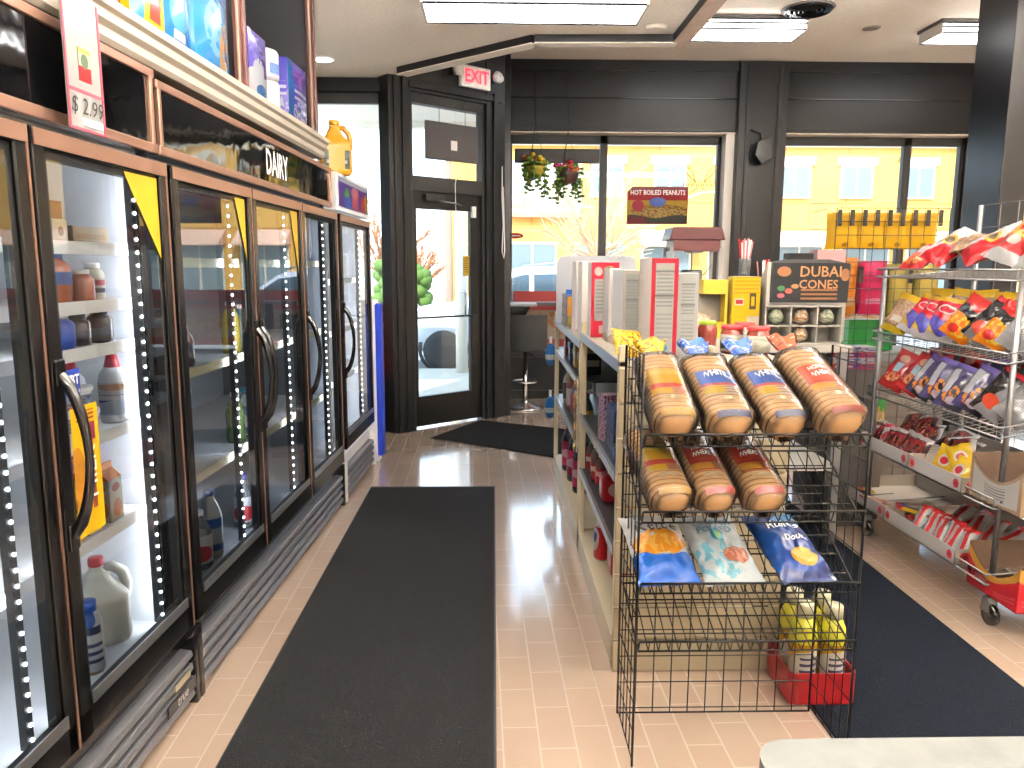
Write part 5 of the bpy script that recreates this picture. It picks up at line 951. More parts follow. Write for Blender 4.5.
loaf('bagged loaf with a blue WHITE label beside the orange labelled loaf', 0.888, 0.16, z0, z1, l_b, [('WHITE', 0.040, 0.60)], [ep_b], t_b, seed=3, W=0.135)
loaf('bagged loaf with an orange HONEY WHEAT label at the right of the top shelf', 1.060, 0.20, z0, z1, l_o, [('HONEY', 0.026, 0.61), ('WHEAT', 0.032, 0.52)], [ep_o], t_o, seed=4, W=0.148, H=0.12, L=0.34)
z0, z1 = SH[1]
loaf('bagged loaf with a yellow label, first from the left on the second shelf', 0.545, 0.14, z0, z1, l_y, [], [ep_y], t_y, seed=5, W=0.135, tail=False)
loaf('bagged loaf with a red label in the middle of the second shelf', 0.685, 0.15, z0, z1, l_o2, [('HONEY', 0.022, 0.61), ('WHEAT', 0.028, 0.52)], [ep_r], t_o, seed=6, W=0.125, tail=False)
loaf('bagged loaf with a red label beside the empty end of the second shelf', 0.838, 0.16, z0, z1, l_o2, [('HONEY', 0.022, 0.61), ('WHEAT', 0.028, 0.52)], [ep_r], t_o, seed=7, W=0.13, tail=False)
# ---- pillow bags
def bag_fn(w, h, th, seed, sgn):
    def fn(u, v):
        cx = math.sin(math.pi*u); ends = smooth(v/0.22)*smooth((1-v)/0.22); edge = max(0, cx)**0.55
        y = th/2*edge**0.8*ends**0.7
        q = Vector((u*3.1+seed*1.7, v*3.7, seed*0.9))
        y += ends*edge*th*0.26*noise.noise(q) + ends*0.11*th*noise.noise(q*3.3) + 0.05*th*edge*noise.noise(q*8)
        nar = 1-0.10*ends*0.6; zz = v*h + 0.006*noise.noise(Vector((u*4, seed, v)))
        crim = 0.0016*math.sin(u*90)*(1-ends)
        return ((u-0.5)*w*nar, sgn*y + crim, zz)
    return fn
_bagmesh = {}
def bag(name, label, loc, rot, w, h, th, m, group=None, seed=1, words=(), cat='snack bag', back=None, n=16, rest=True):
    t = thing(name, label, cat, loc, rot, group); f = bag_fn(w, h, th, seed, -1); b = bag_fn(w, h, th, seed, 1)
    mb = MB(); mb.grid(f, n, int(n*1.3), m); mb.grid(b, n, int(n*1.3), back or m, flip=True)
    o = mb.build('pouch', t)
    if rest:
        Rm = t.rotation_euler.to_matrix(); zs = sorted((Rm @ Vector(v)).z for v in mb.v); t.location.z -= zs[0]
    for (s, sz, cxx, vz, im, sh) in words:
        text(s, sz, im, 'lettering', t, lambda x, y, z: Vector((x+cxx, f((x+cxx)/w+0.5, vz+y/h)[1]-0.003, vz*h+y)), shear=sh, bold=0.0006)
    return t
chip1 = printed('kettle_print', '#dfe0e2', [('wave', (0.62, 0.03, 9, 1), '#d6d7d9'), ('blot', (0.5, 0.50, 0.46, 0.16, 6, 0.30), '#e8992a'), ('blot', (0.5, 0.47, 0.4, 0.12, 9, 0.52), '#f2bc52'), ('wave', (0.36, -0.03, 7, 0.5), '#1f62c4'), ('rect', (0.45, 0.62, 0.33, 0.37), '#e6ecf4')], 0.3, coat=0.2)
chip2 = printed('popped_print', '#cfdce0', [('wave', (0.62, 0.02, 6, 2), '#dfe6e6'), ('ell', (0.5, 0.62, 0.12, 0.10), '#2f9ab0'), ('ell', (0.5, 0.62, 0.06, 0.05), '#7fb83a'), ('blot', (0.35, 0.3, 0.4, 0.25, 7, 0.5), '#7fc3d8'), ('ell', (0.68, 0.34, 0.22, 0.12), '#b8694e'), ('blot', (0.68, 0.34, 0.2, 0.11, 12, 0.5), '#d99a80')], 0.3, coat=0.2)
chip3 = printed('ridged_print', '#1d3f8a', [('wave', (0.75, 0.04, 8, 0), '#2f7fb8'), ('diag', (-0.8, 0.4, 0.0), '#1c4a94'), ('ell', (0.55, 0.28, 0.24, 0.13), '#e2b23a'), ('ell', (0.56, 0.30, 0.19, 0.09), '#efc95c'), ('wave', (0.12, -0.02, 8, 1), '#122a66')], 0.28, coat=0.25)
z0, z1 = SH[2]; sl = math.atan2(z1-z0, 0.3)
inkd = mat('ink_darkbrown', '#2a2420', 0.5); inkt = mat('ink_teal', '#2f86b0', 0.45)
bag('chip_bag', 'white and blue bag of orange kettle chips on the third shelf of the bread rack', (0.548, WY0-0.012, z0+0.030), (sl-R_(90), 0.0, 0.10), 0.205, 0.30, 0.07, chip1, 'chip bags on the wire rack', 11, [('Kettle', 0.055, 0.0, 0.70, inkd, 0.0)], rest=False, n=26)
bag('chip_bag', 'pale blue bag of popped chips in the middle of the third shelf', (0.755, WY0-0.012, z0+0.030), (sl-R_(90), 0.0, 0.16), 0.20, 0.30, 0.065, chip2, 'chip bags on the wire rack', 12, [('CHIPPER', 0.034, 0.0, 0.80, inkt, 0.0), ('POPPED', 0.034, 0.0, 0.70, inkt, 0.0)], rest=False, n=26)
bag('chip_bag', 'dark blue bag of ridged chips at the right of the third shelf', (0.99, WY0-0.010, z0+0.034), (sl-R_(90), 0.05, 0.26), 0.20, 0.30, 0.075, chip3, 'chip bags on the wire rack', 13, [('Ruffles', 0.045, 0.0, 0.72, inkw, 0.2), ('Double', 0.030, 0.02, 0.52, inkw, 0.15)], rest=False, n=26)
# ================================================================ chrome snack rack on the right
RX0, RX1, RY0, RY1 = 2.20, 2.78, 3.22, 4.42
sr = thing('snack_rack', 'chrome wire shelving rack on casters, full of snack bags', 'wire rack', (2.49, 3.82, 0)); hx, hy = 0.29, 0.60
for px_, py_ in ((-hx+0.04, -hy+0.02), (-hx+0.04, hy-0.02), (hx-0.02, -hy+0.02), (hx-0.02, hy-0.02)):
    MB().tube([(px_, py_, 0.12), (px_, py_, 1.95 if px_ > 0 else 1.60)], 0.0125, zinc, 8).build('post', sr)
    o = MB().prism([(-0.03, 0.06), (0.03, 0.06), (0.02, 0.13), (-0.02, 0.13)], 0, px_-0.022, px_+0.022, zinc, T=Matrix.Translation(Vector((0, py_, 0)))).build('caster', sr)
    MB().lathe([(0.02, -0.014), (0.048, -0.014), (0.052, 0), (0.048, 0.014), (0.02, 0.014)], blackg, n=20, T=Matrix.Translation(Vector((px_, py_-0.015, 0.053))) @ Matrix.Rotation(R_(90), 4, 'Y')).build('wheel', o)
def rshelf(zf, zb, lip=0.045, xf=0.0):
    mb = MB(); x0, x1 = -hx-xf, hx; y0, y1 = -hy, hy
    for zz in (0, lip): mb.tube([(x0, y0, zf+zz), (x0, y1, zf+zz)], 0.0045, zinc, 6)
    mb.tube([(x0, y0, zf+lip), (x0+0.20, y0, zf+lip+(zb-zf)*0.35)], 0.004, zinc, 5); mb.tube([(x0, y1, zf+lip), (x0+0.20, y1, zf+lip+(zb-zf)*0.35)], 0.004, zinc, 5)
    mb.tube([(x1, y0, zb), (x1, y1, zb)], 0.0045, zinc, 6); mb.tube([(x0, y0, zf), (x1, y0, zb)], 0.0045, zinc, 6); mb.tube([(x0, y1, zf), (x1, y1, zb)], 0.0045, zinc, 6)
    for k in range(25):
        y = lerp(y0, y1, k/24); mb.tube([(x0, y, zf+lip), (x0, y, zf), (x1, y, zb)], 0.0022, zinc, 4)
    for k in (1, 2): x = lerp(x0, x1, k/3); mb.tube([(x, y0, lerp(zf, zb, k/3)-0.004), (x, y1, lerp(zf, zb, k/3)-0.004)], 0.004, zinc, 5)
    mb.build('wire_shelf', sr)
RS = [(1.545, 1.585), (1.19, 1.30), (0.865, 0.98), (0.545, 0.60), (0.195, 0.24)]
for zf, zb in RS: rshelf(zf, zb)
mb = MB()
for k in range(9): y = lerp(-hy, hy, k/8); mb.tube([(hx+0.01, y, 0.2), (hx+0.01, y, 1.95)], 0.0025, zinc, 4)
for k in range(15): z = 0.2+k*0.125; mb.tube([(hx+0.01, -hy, z), (hx+0.01, hy, z)], 0.0025, zinc, 4)
mb.build('back_grid', sr)
def rot_to(phi, tilt, roll=0.0):      # upright bag turned by phi about z, leaning back by tilt, then rolled in its own plane
    return (Matrix.Rotation(phi, 3, 'Z') @ Matrix.Rotation(-tilt, 3, 'X') @ Matrix.Rotation(roll, 3, 'Y')).to_euler()
# top shelf: white and red bags lying in a heap
pr1 = printed('snack_redwhite', '#d9dadb', [('diag', (0.7, -0.7, 0.02), '#c8202a'), ('ell', (0.42, 0.55, 0.24, 0.13), '#e2b03a'), ('ell', (0.42, 0.55, 0.16, 0.08), '#5a4a34'), ('rect', (0.15, 0.85, 0.9, 0.94), '#b8c0c8')], 0.28, coat=0.25)
pr2 = printed('snack_red', '#d01f2c', [('ell', (0.5, 0.6, 0.3, 0.12), '#e9dcd8'), ('blot', (0.5, 0.28, 0.4, 0.18, 9, 0.5), '#e0a040'), ('rect', (0, 1, 0.94, 1.0), '#dfe0e0')], 0.28, coat=0.25)
pr3 = printed('snack_red_gold', '#c81f26', [('rect', (0, 1, 0.0, 0.2), '#d9dadb'), ('blot', (0.5, 0.62, 0.42, 0.2, 8, 0.45), '#e0b040'), ('ell', (0.5, 0.42, 0.18, 0.1), '#e8d8d0'), ('rect', (0, 1, 0.92, 1), '#e0e0e0')], 0.28, coat=0.25)
nut = printed('snack_nut', '#7a5a44', [('blot', (0.5, 0.5, 0.6, 0.6, 10, 0.5), '#a88a6a'), ('rect', (0, 1, 0.8, 1), '#d0242c')], 0.28, coat=0.25)
TZ = 1.57
top_b = [(2.32, 4.30, 0.012, pr2, -75, 55, 0, 0.17, 0.23, 'small red snack bag at the far end of the top rack shelf'),
 (2.30, 4.08, 0.03, pr1, -60, 50, 0.5, 0.19, 0.28, 'white and red snack bag leaning second from the far end of the top rack shelf'),
 (2.34, 3.84, 0.03, pr1, -75, 48, 0.75, 0.19, 0.29, 'white and red snack bag in the middle of the top rack shelf'),
 (2.36, 3.60, 0.03, pr3, -70, 42, 0.35, 0.20, 0.27, 'red and gold snack bag leaning on the top rack shelf'),
 (2.42, 3.44, 0.02, pr3, -70, 30, -0.15, 0.20, 0.26, 'tallest red snack bag near the front post of the top rack shelf'),
 (2.36, 3.98, 0.10, nut, -80, 70, 0.9, 0.16, 0.22, 'brown nut bag lying between the red and white bags on the top rack shelf')]
for i, (x, y, dz, m, ph, ti, ro, w, h, lb) in enumerate(top_b): bag('snack_bag', lb, (x, y, TZ+dz), rot_to(R_(ph), R_(ti), ro), w, h, 0.07, m, 'snack bags on the top rack shelf', 20+i)
tag_ = 0
mrk = printed('snack_brown', '#6a4630', [('blot', (0.5, 0.5, 0.5, 0.4, 8, 0.48), '#b88a3a'), ('rect', (0.2, 0.8, 0.1, 0.25), '#c03028')], 0.28, coat=0.25)
bag('snack_bag', 'brown snack bag hanging at the near right end of the top rack shelf', (2.46, 3.14, 1.50), rot_to(R_(-60), R_(8), 0.1), 0.2, 0.28, 0.07, mrk, None, 31)
# second shelf
ye = printed('snack_clear_yellow', '#9a7a5e', [('blot', (0.5, 0.45, 0.5, 0.35, 12, 0.5), '#c0a084'), ('rect', (0, 1, 0.82, 1), '#e2b92a'), ('rect', (0, 1, 0.0, 0.14), '#e6c22a'), ('rect', (0.3, 0.7, 0.25, 0.4), '#d8d0c4')], 0.26, coat=0.22)
rp = printed('snack_red_purple', '#d81f36', [('rect', (0, 1, 0.88, 1), '#e6b62a'), ('ell', (0.5, 0.70, 0.32, 0.10), '#efe2e2'), ('ell', (0.5, 0.70, 0.26, 0.07), '#d81f36'), ('wave', (0.48, -0.04, 8, 0), '#4b4aa8'), ('diag', (-0.6, -1.0, -0.38), '#e8c050'), ('wave', (0.12, -0.03, 9, 0), '#d8d4dc')], 0.26, coat=0.22)
rh = printed('snack_hot', '#1e1a1c', [('wave', (0.5, -0.05, 6, 0), '#e8821e'), ('blot', (0.5, 0.28, 0.5, 0.22, 7, 0.5), '#f2c838'), ('wave', (0.72, 0.04, 8, 0), '#d02a26'), ('ell', (0.4, 0.2, 0.2, 0.1), '#d02a26')], 0.26, coat=0.22)
bk2 = printed('snack_black', '#221d20', [('diag', (0.8, -0.6, 0.12), '#8f8f94'), ('ell', (0.5, 0.3, 0.3, 0.14), '#c8442a'), ('rect', (0, 1, 0.9, 1), '#b02830')], 0.26, coat=0.22)
sv = printed('snack_silver', '#b0b2b6', [('lines', (0.15, 0.85, 0.2, 0.8, 24), '#8a8c92'), ('rect', (0, 1, 0.88, 1), '#c02830')], 0.2, coat=0.2, metal=0.3)
sec_b = [(ye, 'clear nut bag with a yellow top at the far end of the second rack shelf'), (rp, 'red and purple snack bag next to the clear nut bag'), (rp, 'red and purple snack bag, second of the three on the second rack shelf'), (rp, 'red and purple snack bag, nearest of the three on the second rack shelf'), (rh, 'black and orange flame snack bag on the second rack shelf'), (bk2, 'black snack bag with a grey stripe behind the flame bag'), (rh, 'flame printed snack bag next to the silver backed bag'), (sv, 'silver backed snack bag nearest the front post of the second rack shelf')]
for i, (m, lb) in enumerate(sec_b): bag('snack_bag', lb, (2.255+0.012*(i % 2), 4.31-i*0.142, 1.215), rot_to(R_(-62+5*math.sin(i*2.1)), R_(24+5*math.sin(i*1.3)), 0.28+0.14*math.sin(i*1.7)+(0.2 if i > 3 else 0)), 0.165, 0.235, 0.06, m, 'snack bags on the second rack shelf', 40+i)
for i in range(4): bag('snack_bag', '%s yellow topped bag in the second rack shelf back row, counted from the far end' % ORD[i], (2.46, 4.24-i*0.19, 1.25), rot_to(R_(-75), R_(10), 0.1*math.sin(i*2)), 0.17, 0.235, 0.055, ye, 'back row of the second rack shelf', 60+i)
for i in range(3): bag('snack_bag', '%s red bag at the back of the second rack shelf, counted from the front post' % ORD[i], (2.46, 3.32+i*0.11, 1.25), rot_to(R_(-75), R_(18), 0.5), 0.16, 0.21, 0.05, rp, 'red bags at the back of the second rack shelf', 66+i)
# third shelf
rb = printed('snack_maroon', '#a81c26', [('ell', (0.5, 0.78, 0.2, 0.1), '#c9a08a'), ('rect', (0.32, 0.62, 0.42, 0.66), '#a9d0e6'), ('blot', (0.45, 0.3, 0.3, 0.14, 9, 0.48), '#c99a6a'), ('rect', (0.1, 0.9, 0.04, 0.12), '#c8403a')], 0.26, coat=0.22)
pu = printed('snack_purple', '#3f3a66', [('diag', (0.9, -0.5, 0.25), '#2b2a38'), ('blot', (0.45, 0.3, 0.35, 0.2, 7, 0.5), '#e08a3a'), ('rect', (0.1, 0.35, 0.3, 0.85), '#c8ccd8'), ('rect', (0, 1, 0.88, 1), '#6a5aa0'), ('ell', (0.6, 0.16, 0.2, 0.08), '#d8c8d8')], 0.26, coat=0.22)
th_b = [(rb, 'dark red chocolate snack bag at the far end of the third rack shelf'), (rb, 'dark red chocolate snack bag beside the purple snack bags'), (pu, 'first purple snack bag beside the dark red bags on the third rack shelf'), (pu, 'second purple snack bag from the dark red bags on the third rack shelf'), (pu, 'third purple snack bag from the dark red bags on the third rack shelf'), (pu, 'purple snack bag fourth from the dark red bags'), (bk2, 'black and grey snack bag on the third rack shelf'), (sv, 'silver backed snack bag at the near end of the third rack shelf')]
for i, (m, lb) in enumerate(th_b): bag('snack_bag', lb, (2.255+0.012*(i % 2), 4.30-i*0.142, 0.892), rot_to(R_(-62+5*math.sin(i*2.7)), R_(26+4*math.sin(i*1.9)), 0.30+0.12*math.sin(i*1.1)+(0.15 if i > 4 else 0)), 0.165, 0.24, 0.06, m, 'snack bags on the third rack shelf', 80+i)
for i in range(4): bag('snack_bag', '%s dark bag at the back of the third rack shelf, from the far end' % ORD[i], (2.47, 4.22-i*0.26, 0.935), rot_to(R_(-75), R_(12), 0.15*math.sin(i*2)), 0.18, 0.22, 0.05, (rb, rb, pu, bk2)[i], 'back row of the third rack shelf', 95+i)
# white trays with red dot stickers
trm = mat('tray_white', '#e3e4e6', 0.5); tri_ = mat('tray_card', '#c9bdb0', 0.7); dot = mat('dot_red', '#e0303c', 0.4); dotk = mat('dot_dark', '#8a1420', 0.5)
def tray(label, y0, y1, z, h=0.075, x0=2.18, x1=2.72):
    t = thing('card_tray', label, 'tray', ((x0+x1)/2, (y0+y1)/2, z), 0, 'white trays on the snack rack'); w, d = (x1-x0)/2, (y1-y0)/2; k = 0.004
    mb = MB(); mb.box(-w, w, -d, d, 0, k, tri_); mb.box(-w, -w+k, -d, d, 0, h, trm); mb.box(w-k, w, -d, d, 0, h+0.04, trm); mb.box(-w, w, -d, -d+k, 0, h, tri_); mb.box(-w, w, d-k, d, 0, h, tri_); mb.build('tray', t)
    for yy in (-d+0.04, d-0.04):
        o = MB().lathe([(0.022, 0), (0.022, 0.001)], dot, n=18, T=Matrix.Translation(Vector((-w-0.0005, yy, h*0.5))) @ Matrix.Rotation(R_(-90), 4, 'Y')).build('dot_sticker', t)
        MB().lathe([(0.008, 0), (0.008, 0.001)], dotk, n=10, T=Matrix.Translation(Vector((-w-0.0018, yy, h*0.5))) @ Matrix.Rotation(R_(-90), 4, 'Y')).build('dot_print', o)
    if y0 < 3.6:
        o = MB().lathe([(0.025, 0), (0.025, 0.001)], dot, n=18, T=Matrix.Translation(Vector((-w+0.05, -d-0.0005, h*0.45))) @ Matrix.Rotation(R_(90), 4, 'X')).build('dot_sticker', t)
        MB().lathe([(0.012, 0), (0.012, 0.001)], dotk, n=10, T=Matrix.Translation(Vector((-w+0.05, -d-0.0018, h*0.45))) @ Matrix.Rotation(R_(90), 4, 'X')).build('dot_print', o)
tray('upper white tray at the far end, holding dark snack packs', 3.90, 4.44, 0.556); tray('upper white tray with the yellow packs, beside the brown carton', 3.43, 3.895, 0.556)
tray('lower white tray at the far end, holding yellow candy bars', 4.10, 4.74, 0.206); tray('lower white tray with the red and white packs', 3.43, 4.095, 0.206)
jm = printed('jerky_dark', '#3a1c20', [('blot', (0.5, 0.4, 0.4, 0.3, 6, 0.5), '#8a3a2a'), ('rect', (0, 1, 0.85, 1), '#b8b4b4'), ('rect', (0.2, 0.8, 0.65, 0.8), '#7a1f26')], 0.26, coat=0.22)
jw = printed('jerky_white', '#d8dade', [('ell', (0.5, 0.5, 0.35, 0.2), '#b02a3a'), ('rect', (0, 1, 0.85, 1), '#a02030')], 0.26, coat=0.22)
yw = printed('pack_yellow', '#ecc222', [('ell', (0.5, 0.45, 0.28, 0.22), '#eee6da'), ('ell', (0.5, 0.45, 0.18, 0.14), '#c83040'), ('rect', (0, 1, 0, 0.12), '#d9dadc')], 0.26, coat=0.22)
cb = printed('bar_yellow', '#e2b81e', [('rect', (0.3, 0.7, 0.1, 0.9), '#5a3f78'), ('rect', (0, 1, 0.0, 0.1), '#c02a2a')], 0.3, coat=0.2)
cr = printed('bar_red', '#c9ccd0', [('rect', (0.35, 0.65, 0, 1), '#d0282a'), ('rect', (0, 1, 0.9, 1), '#d0282a')], 0.3, coat=0.2)
cp = printed('bar_peach', '#d9a088', [('rect', (0, 1, 0.7, 1), '#c0302a')], 0.3, coat=0.5)
random.seed(77)
for i in range(8):
    y = 4.38-i*0.062; m = (jw, jm, jw, jm, jm, jm, jm, jm)[i]
    bag('snack_pack', '%s dark snack pack at the front of the upper tray, from the far end' % ORD[i] if m is jm else '%s white foil snack pack in the upper tray, from the far end' % ORD[i], (2.215+0.01*(i % 3), y, 0.564), rot_to(R_(-70), R_(30+random.uniform(-8, 8)), random.uniform(-.2, .3)), 0.12, 0.15, 0.035, m, 'dark snack packs in the upper tray', 120+i, n=8, cat='snack pack')
for i in range(7):
    bag('snack_pack', '%s dark snack pack at the back of the upper trays, from the far end' % ORD[i], (2.40+random.uniform(-.03, .03), 4.34-i*0.115, 0.60+random.uniform(0, .03)), rot_to(R_(-70+random.uniform(-20, 20)), R_(55+random.uniform(-15, 15)), random.uniform(-.5, .5)), 0.14, 0.18, 0.04, jm, 'dark snack packs in the upper tray', 130+i, n=8, cat='snack pack')
for i, (x, y, z, a, b, c) in enumerate(((2.25, 3.72, 0.566, -60, 20, 0.2), (2.30, 3.60, 0.60, -50, 35, -0.5), (2.22, 3.55, 0.566, -75, 30, 0.1), (2.34, 3.50, 0.566, -65, 45, 0.6))):
    bag('snack_pack', ('yellow pack standing at the left of the near upper tray', 'yellow pack with a white and red disc on top of the near upper tray', 'yellow and white pack at the front of the near upper tray', 'yellow pack beside the brown carton')[i], (x, y, z), rot_to(R_(a), R_(b), c), 0.12, 0.14, 0.04, yw, 'yellow packs in the upper tray', 140+i, n=8, cat='snack pack')
for i in range(8):
    t = thing('candy_bar', '%s candy bar lying in the lower far tray, from its far end' % ORD[i], 'candy bar', (2.27+random.uniform(-.03, .03), 4.66-i*0.07, 0.222+0.012*(i % 3)), (0.15, 0.3, R_(20+random.uniform(-25, 25))), 'candy bars in the lower tray')
    MB().grid(lambda u, v: ((v-0.5)*0.16, (u-0.5)*0.05, 0.016*math.sin(math.pi*u)**0.5*smooth(v/0.15)*smooth((1-v)/0.15)), 6, 10, (cb, cp)[i % 2], flip=True).grid(lambda u, v: ((v-0.5)*0.16, (u-0.5)*0.05, -0.004*math.sin(math.pi*u)), 6, 4, cb).build('wrapper', t)
for i in range(6):
    t = thing('candy_bar', '%s yellow bar in the heap between the lower trays, from the far end' % ORD[i], 'candy bar', (2.33+random.uniform(-.05, .05), 4.12-i*0.055, 0.25+0.014*(i % 3)), (0.2, 0.3, R_(10+random.uniform(-40, 40))), 'candy bar heap in the lower tray')
    MB().grid(lambda u, v: ((v-0.5)*0.17, (u-0.5)*0.055, 0.018*math.sin(math.pi*u)**0.5*smooth(v/0.15)*smooth((1-v)/0.15)), 6, 10, cb, flip=True).grid(lambda u, v: ((v-0.5)*0.17, (u-0.5)*0.055, -0.004*math.sin(math.pi*u)), 6, 4, cb).build('wrapper', t)
for i in range(9):
    bag('snack_pack', '%s red and white stick pack at the lower tray front, from the far end' % ORD[i], (2.225+0.02*(i % 2), 3.86-i*0.05, 0.214), rot_to(R_(-68), R_(35+6*math.sin(i*2)), 0.12*math.sin(i*1.3)), 0.075, 0.16, 0.03, cr, 'red and white stick packs', 160+i, n=8, cat='snack pack')
for i in range(5):
    bag('snack_pack', '%s red and white stick pack at the lower tray back, from the far end' % ORD[i], (2.42, 3.86-i*0.09, 0.26), rot_to(R_(-70), R_(60), 0.3*math.sin(i*2)), 0.09, 0.17, 0.03, cr, 'red and white stick packs at the back', 170+i, n=8, cat='snack pack')
# open cartons hooked at the near end
def open_carton(label, x0, x1, y0, y1, z0, h, m, inner, dip, rz=0.0):
    t = thing('open_carton', label, 'carton', ((x0+x1)/2, (y0+y1)/2, z0), rz); w, d = (x1-x0)/2, (y1-y0)/2; k = 0.004
    def wall(ax, sg, mm, cut):
        n = 14; mb = MB()
        L = d if ax == 0 else w
        for side_, mmm in ((0, mm), (1, inner)):
            o = sg*(w if ax == 0 else d)-(sg*k*side_)
            def g(u, v):
                q = lerp(-L, L, u); hh = h-(dip*math.sin(math.pi*u)**0.8 if cut else 0)
                return (o, q, v*hh) if ax == 0 else (q, o, v*hh)
            mb.grid(g, n, 2, mmm, flip=((ax == 0) == (sg > 0)) == (side_ == 1), sm=False)
        mb.build('side', t)
    wall(0, -1, m, True); wall(0, 1, m, False); wall(1, -1, m, True); wall(1, 1, m, False); MB().box(-w, w, -d, d, 0, k, inner).build('bottom', t)
    return t
cardb = mat('cardboard', '#8a6d52', 0.8, var=0.1); cardi = mat('cardboard_inner', '#5b4330', 0.85)
wl = printed('carton_label', '#b59a80', [('rect', (0.06, 0.94, 0.12, 0.9), '#dcdcdc'), ('lines', (0.3, 0.7, 0.3, 0.75, 9), '#8a8a90'), ('ell', (0.35, 0.25, 0.03, 0.04), '#3a3a3a')], 0.6)
oc = open_carton('open brown carton with a white label at the near end of the upper tray', 2.20, 2.62, 3.05, 3.40, 0.562, 0.20, wl, cardi, 0.09)
oc2 = open_carton('open red printed carton low at the near end of the snack rack', 2.215, 2.62, 3.03, 3.38, 0.145, 0.20, printed('carton_red', '#c02030', [('wave', (0.72, 0.05, 7, 0), '#d9a24a'), ('lines', (0.05, 0.45, 0.12, 0.35, 9), '#d8606a'), ('ell', (0.7, 0.45, 0.14, 0.14), '#d87a80')], 0.5), cardi, 0.10)
# front crate and its bottles beside the bread rack
t = thing('red_crate', 'low red tray on the navy mat holding yellow cleaner bottles', 'crate', (1.205, 2.715, 0.013)); cred = mat('crate_red', '#a3181f', 0.4)
def rrect(w, d, r, n=5):
    return [(sx*(w-r)+r*math.cos(R_(a0+90*k/n)), sy*(d-r)+r*math.sin(R_(a0+90*k/n))) for sx, sy, a0 in ((1, 1, 0), (-1, 1, 90), (-1, -1, 180), (1, -1, 270)) for k in range(n+1)]
mb = MB(); A = rrect(0.125, 0.13, 0.03); Bq = rrect(0.119, 0.124, 0.026); n = len(A)
k0 = mb.pts([(p[0], p[1], 0) for p in A] + [(p[0], p[1], 0.12) for p in A] + [(p[0], p[1], 0.12) for p in Bq] + [(p[0], p[1], 0.006) for p in Bq])
for j in range(n):
    j2 = (j+1) % n
    for q in range(3): mb.face((k0+q*n+j, k0+q*n+j2, k0+(q+1)*n+j2, k0+(q+1)*n+j), cred, sm=False)
mb.face([k0+3*n+j for j in range(n)], cred); mb.face([k0+j for j in reversed(range(n))], cred); mb.build('tray', t)
ybt = mat('bottle_yellow', '#d6d22e', 0.4); ybl = printed('yellow_label', '#e0a81e', [('ell', (0.5, 0.5, 0.3, 0.35), '#ece7d8'), ('lines', (0.36, 0.64, 0.3, 0.7, 7), '#4a4a6a')], 0.35); ybw = mat('bottle_cream', '#dcd9b8', 0.3)
for k in range(4):
    x, y = (1.145, 1.255, 1.15, 1.26, 0)[k], (2.65, 2.655, 2.765, 2.77, 0)[k]
    b = bottle('cleaner_bottle', ('yellow cleaner bottle in the red tray, close to the wire rack corner', 'yellow cleaner bottle at the front right of the red tray', 'yellow cleaner bottle in the second row of the red tray, left', 'yellow cleaner bottle in the second row of the red tray, right', 'yellow cleaner bottle at the back of the red tray')[k], 'bottle', (x, y, 0.02), 0.36-0.01*(k % 2), 0.05, ybt, ybw, ybl, 'wide', 'yellow cleaner bottles in the red tray')
o = [c for c in b.children][0]
# ================================================================ pale counter at the camera's feet
t = thing('checkout_counter', 'pale marbled counter with a rounded corner at the bottom of the view', 'counter', (0.95, 0.66, 0.0))
gm = mat('marble_top', (0.095, 0.100, 0.097, 1), 0.6, spec=0.12, var=0.35, vscale=16)
P = [(0.75, 0.315), (-0.545, 0.315)] + [(-0.545-0.05*math.sin(R_(a)), 0.265+0.05*math.cos(R_(a))) for a in (15, 30, 45, 60, 75, 90)] + [(-0.595, -0.5), (0.75, -0.5)]
mb = MB(); k = mb.pts([(p[0], p[1], 0.95) for p in P]+[(p[0], p[1], 0.91) for p in P]); n = len(P)
mb.face([k+j for j in range(n)], gm, [((p[0]+0.6)/1.35, (p[1]+0.5)/0.82) for p in P])
for j in range(n): mb.face((k+n+j, k+n+(j+1) % n, k+(j+1) % n, k+j), gm)
mb.face([k+n+j for j in reversed(range(n))], gm); mb.build('top', t); MB().box(-0.50, 0.75, -0.5, 0.22, 0, 0.91, mat('counter_front', '#8f8a82', 0.5)).build('cabinet', t)
# ================================================================ stand with goods between the bread rack and the windows
t = thing('display_table', 'display table behind the shelf unit holding cones, jars and boxes', 'table', (1.55, 4.55, 0))
MB().box(-0.40, 0.44, -0.35, 0.45, 1.13, 1.165, mat('table_white', '#d8d3c8', 0.45)).build('top', t, bevel=0.004)
for x, y in ((-0.36, -0.31), (0.40, -0.31), (-0.36, 0.41), (0.40, 0.41)): MB().box(x-0.02, x+0.02, y-0.02, y+0.02, 0, 1.13, steel).build('leg', t)
MB().box(-0.38, 0.42, -0.33, 0.43, 0.45, 0.47, mat('table_white', '#d8d3c8')).build('shelf', t)
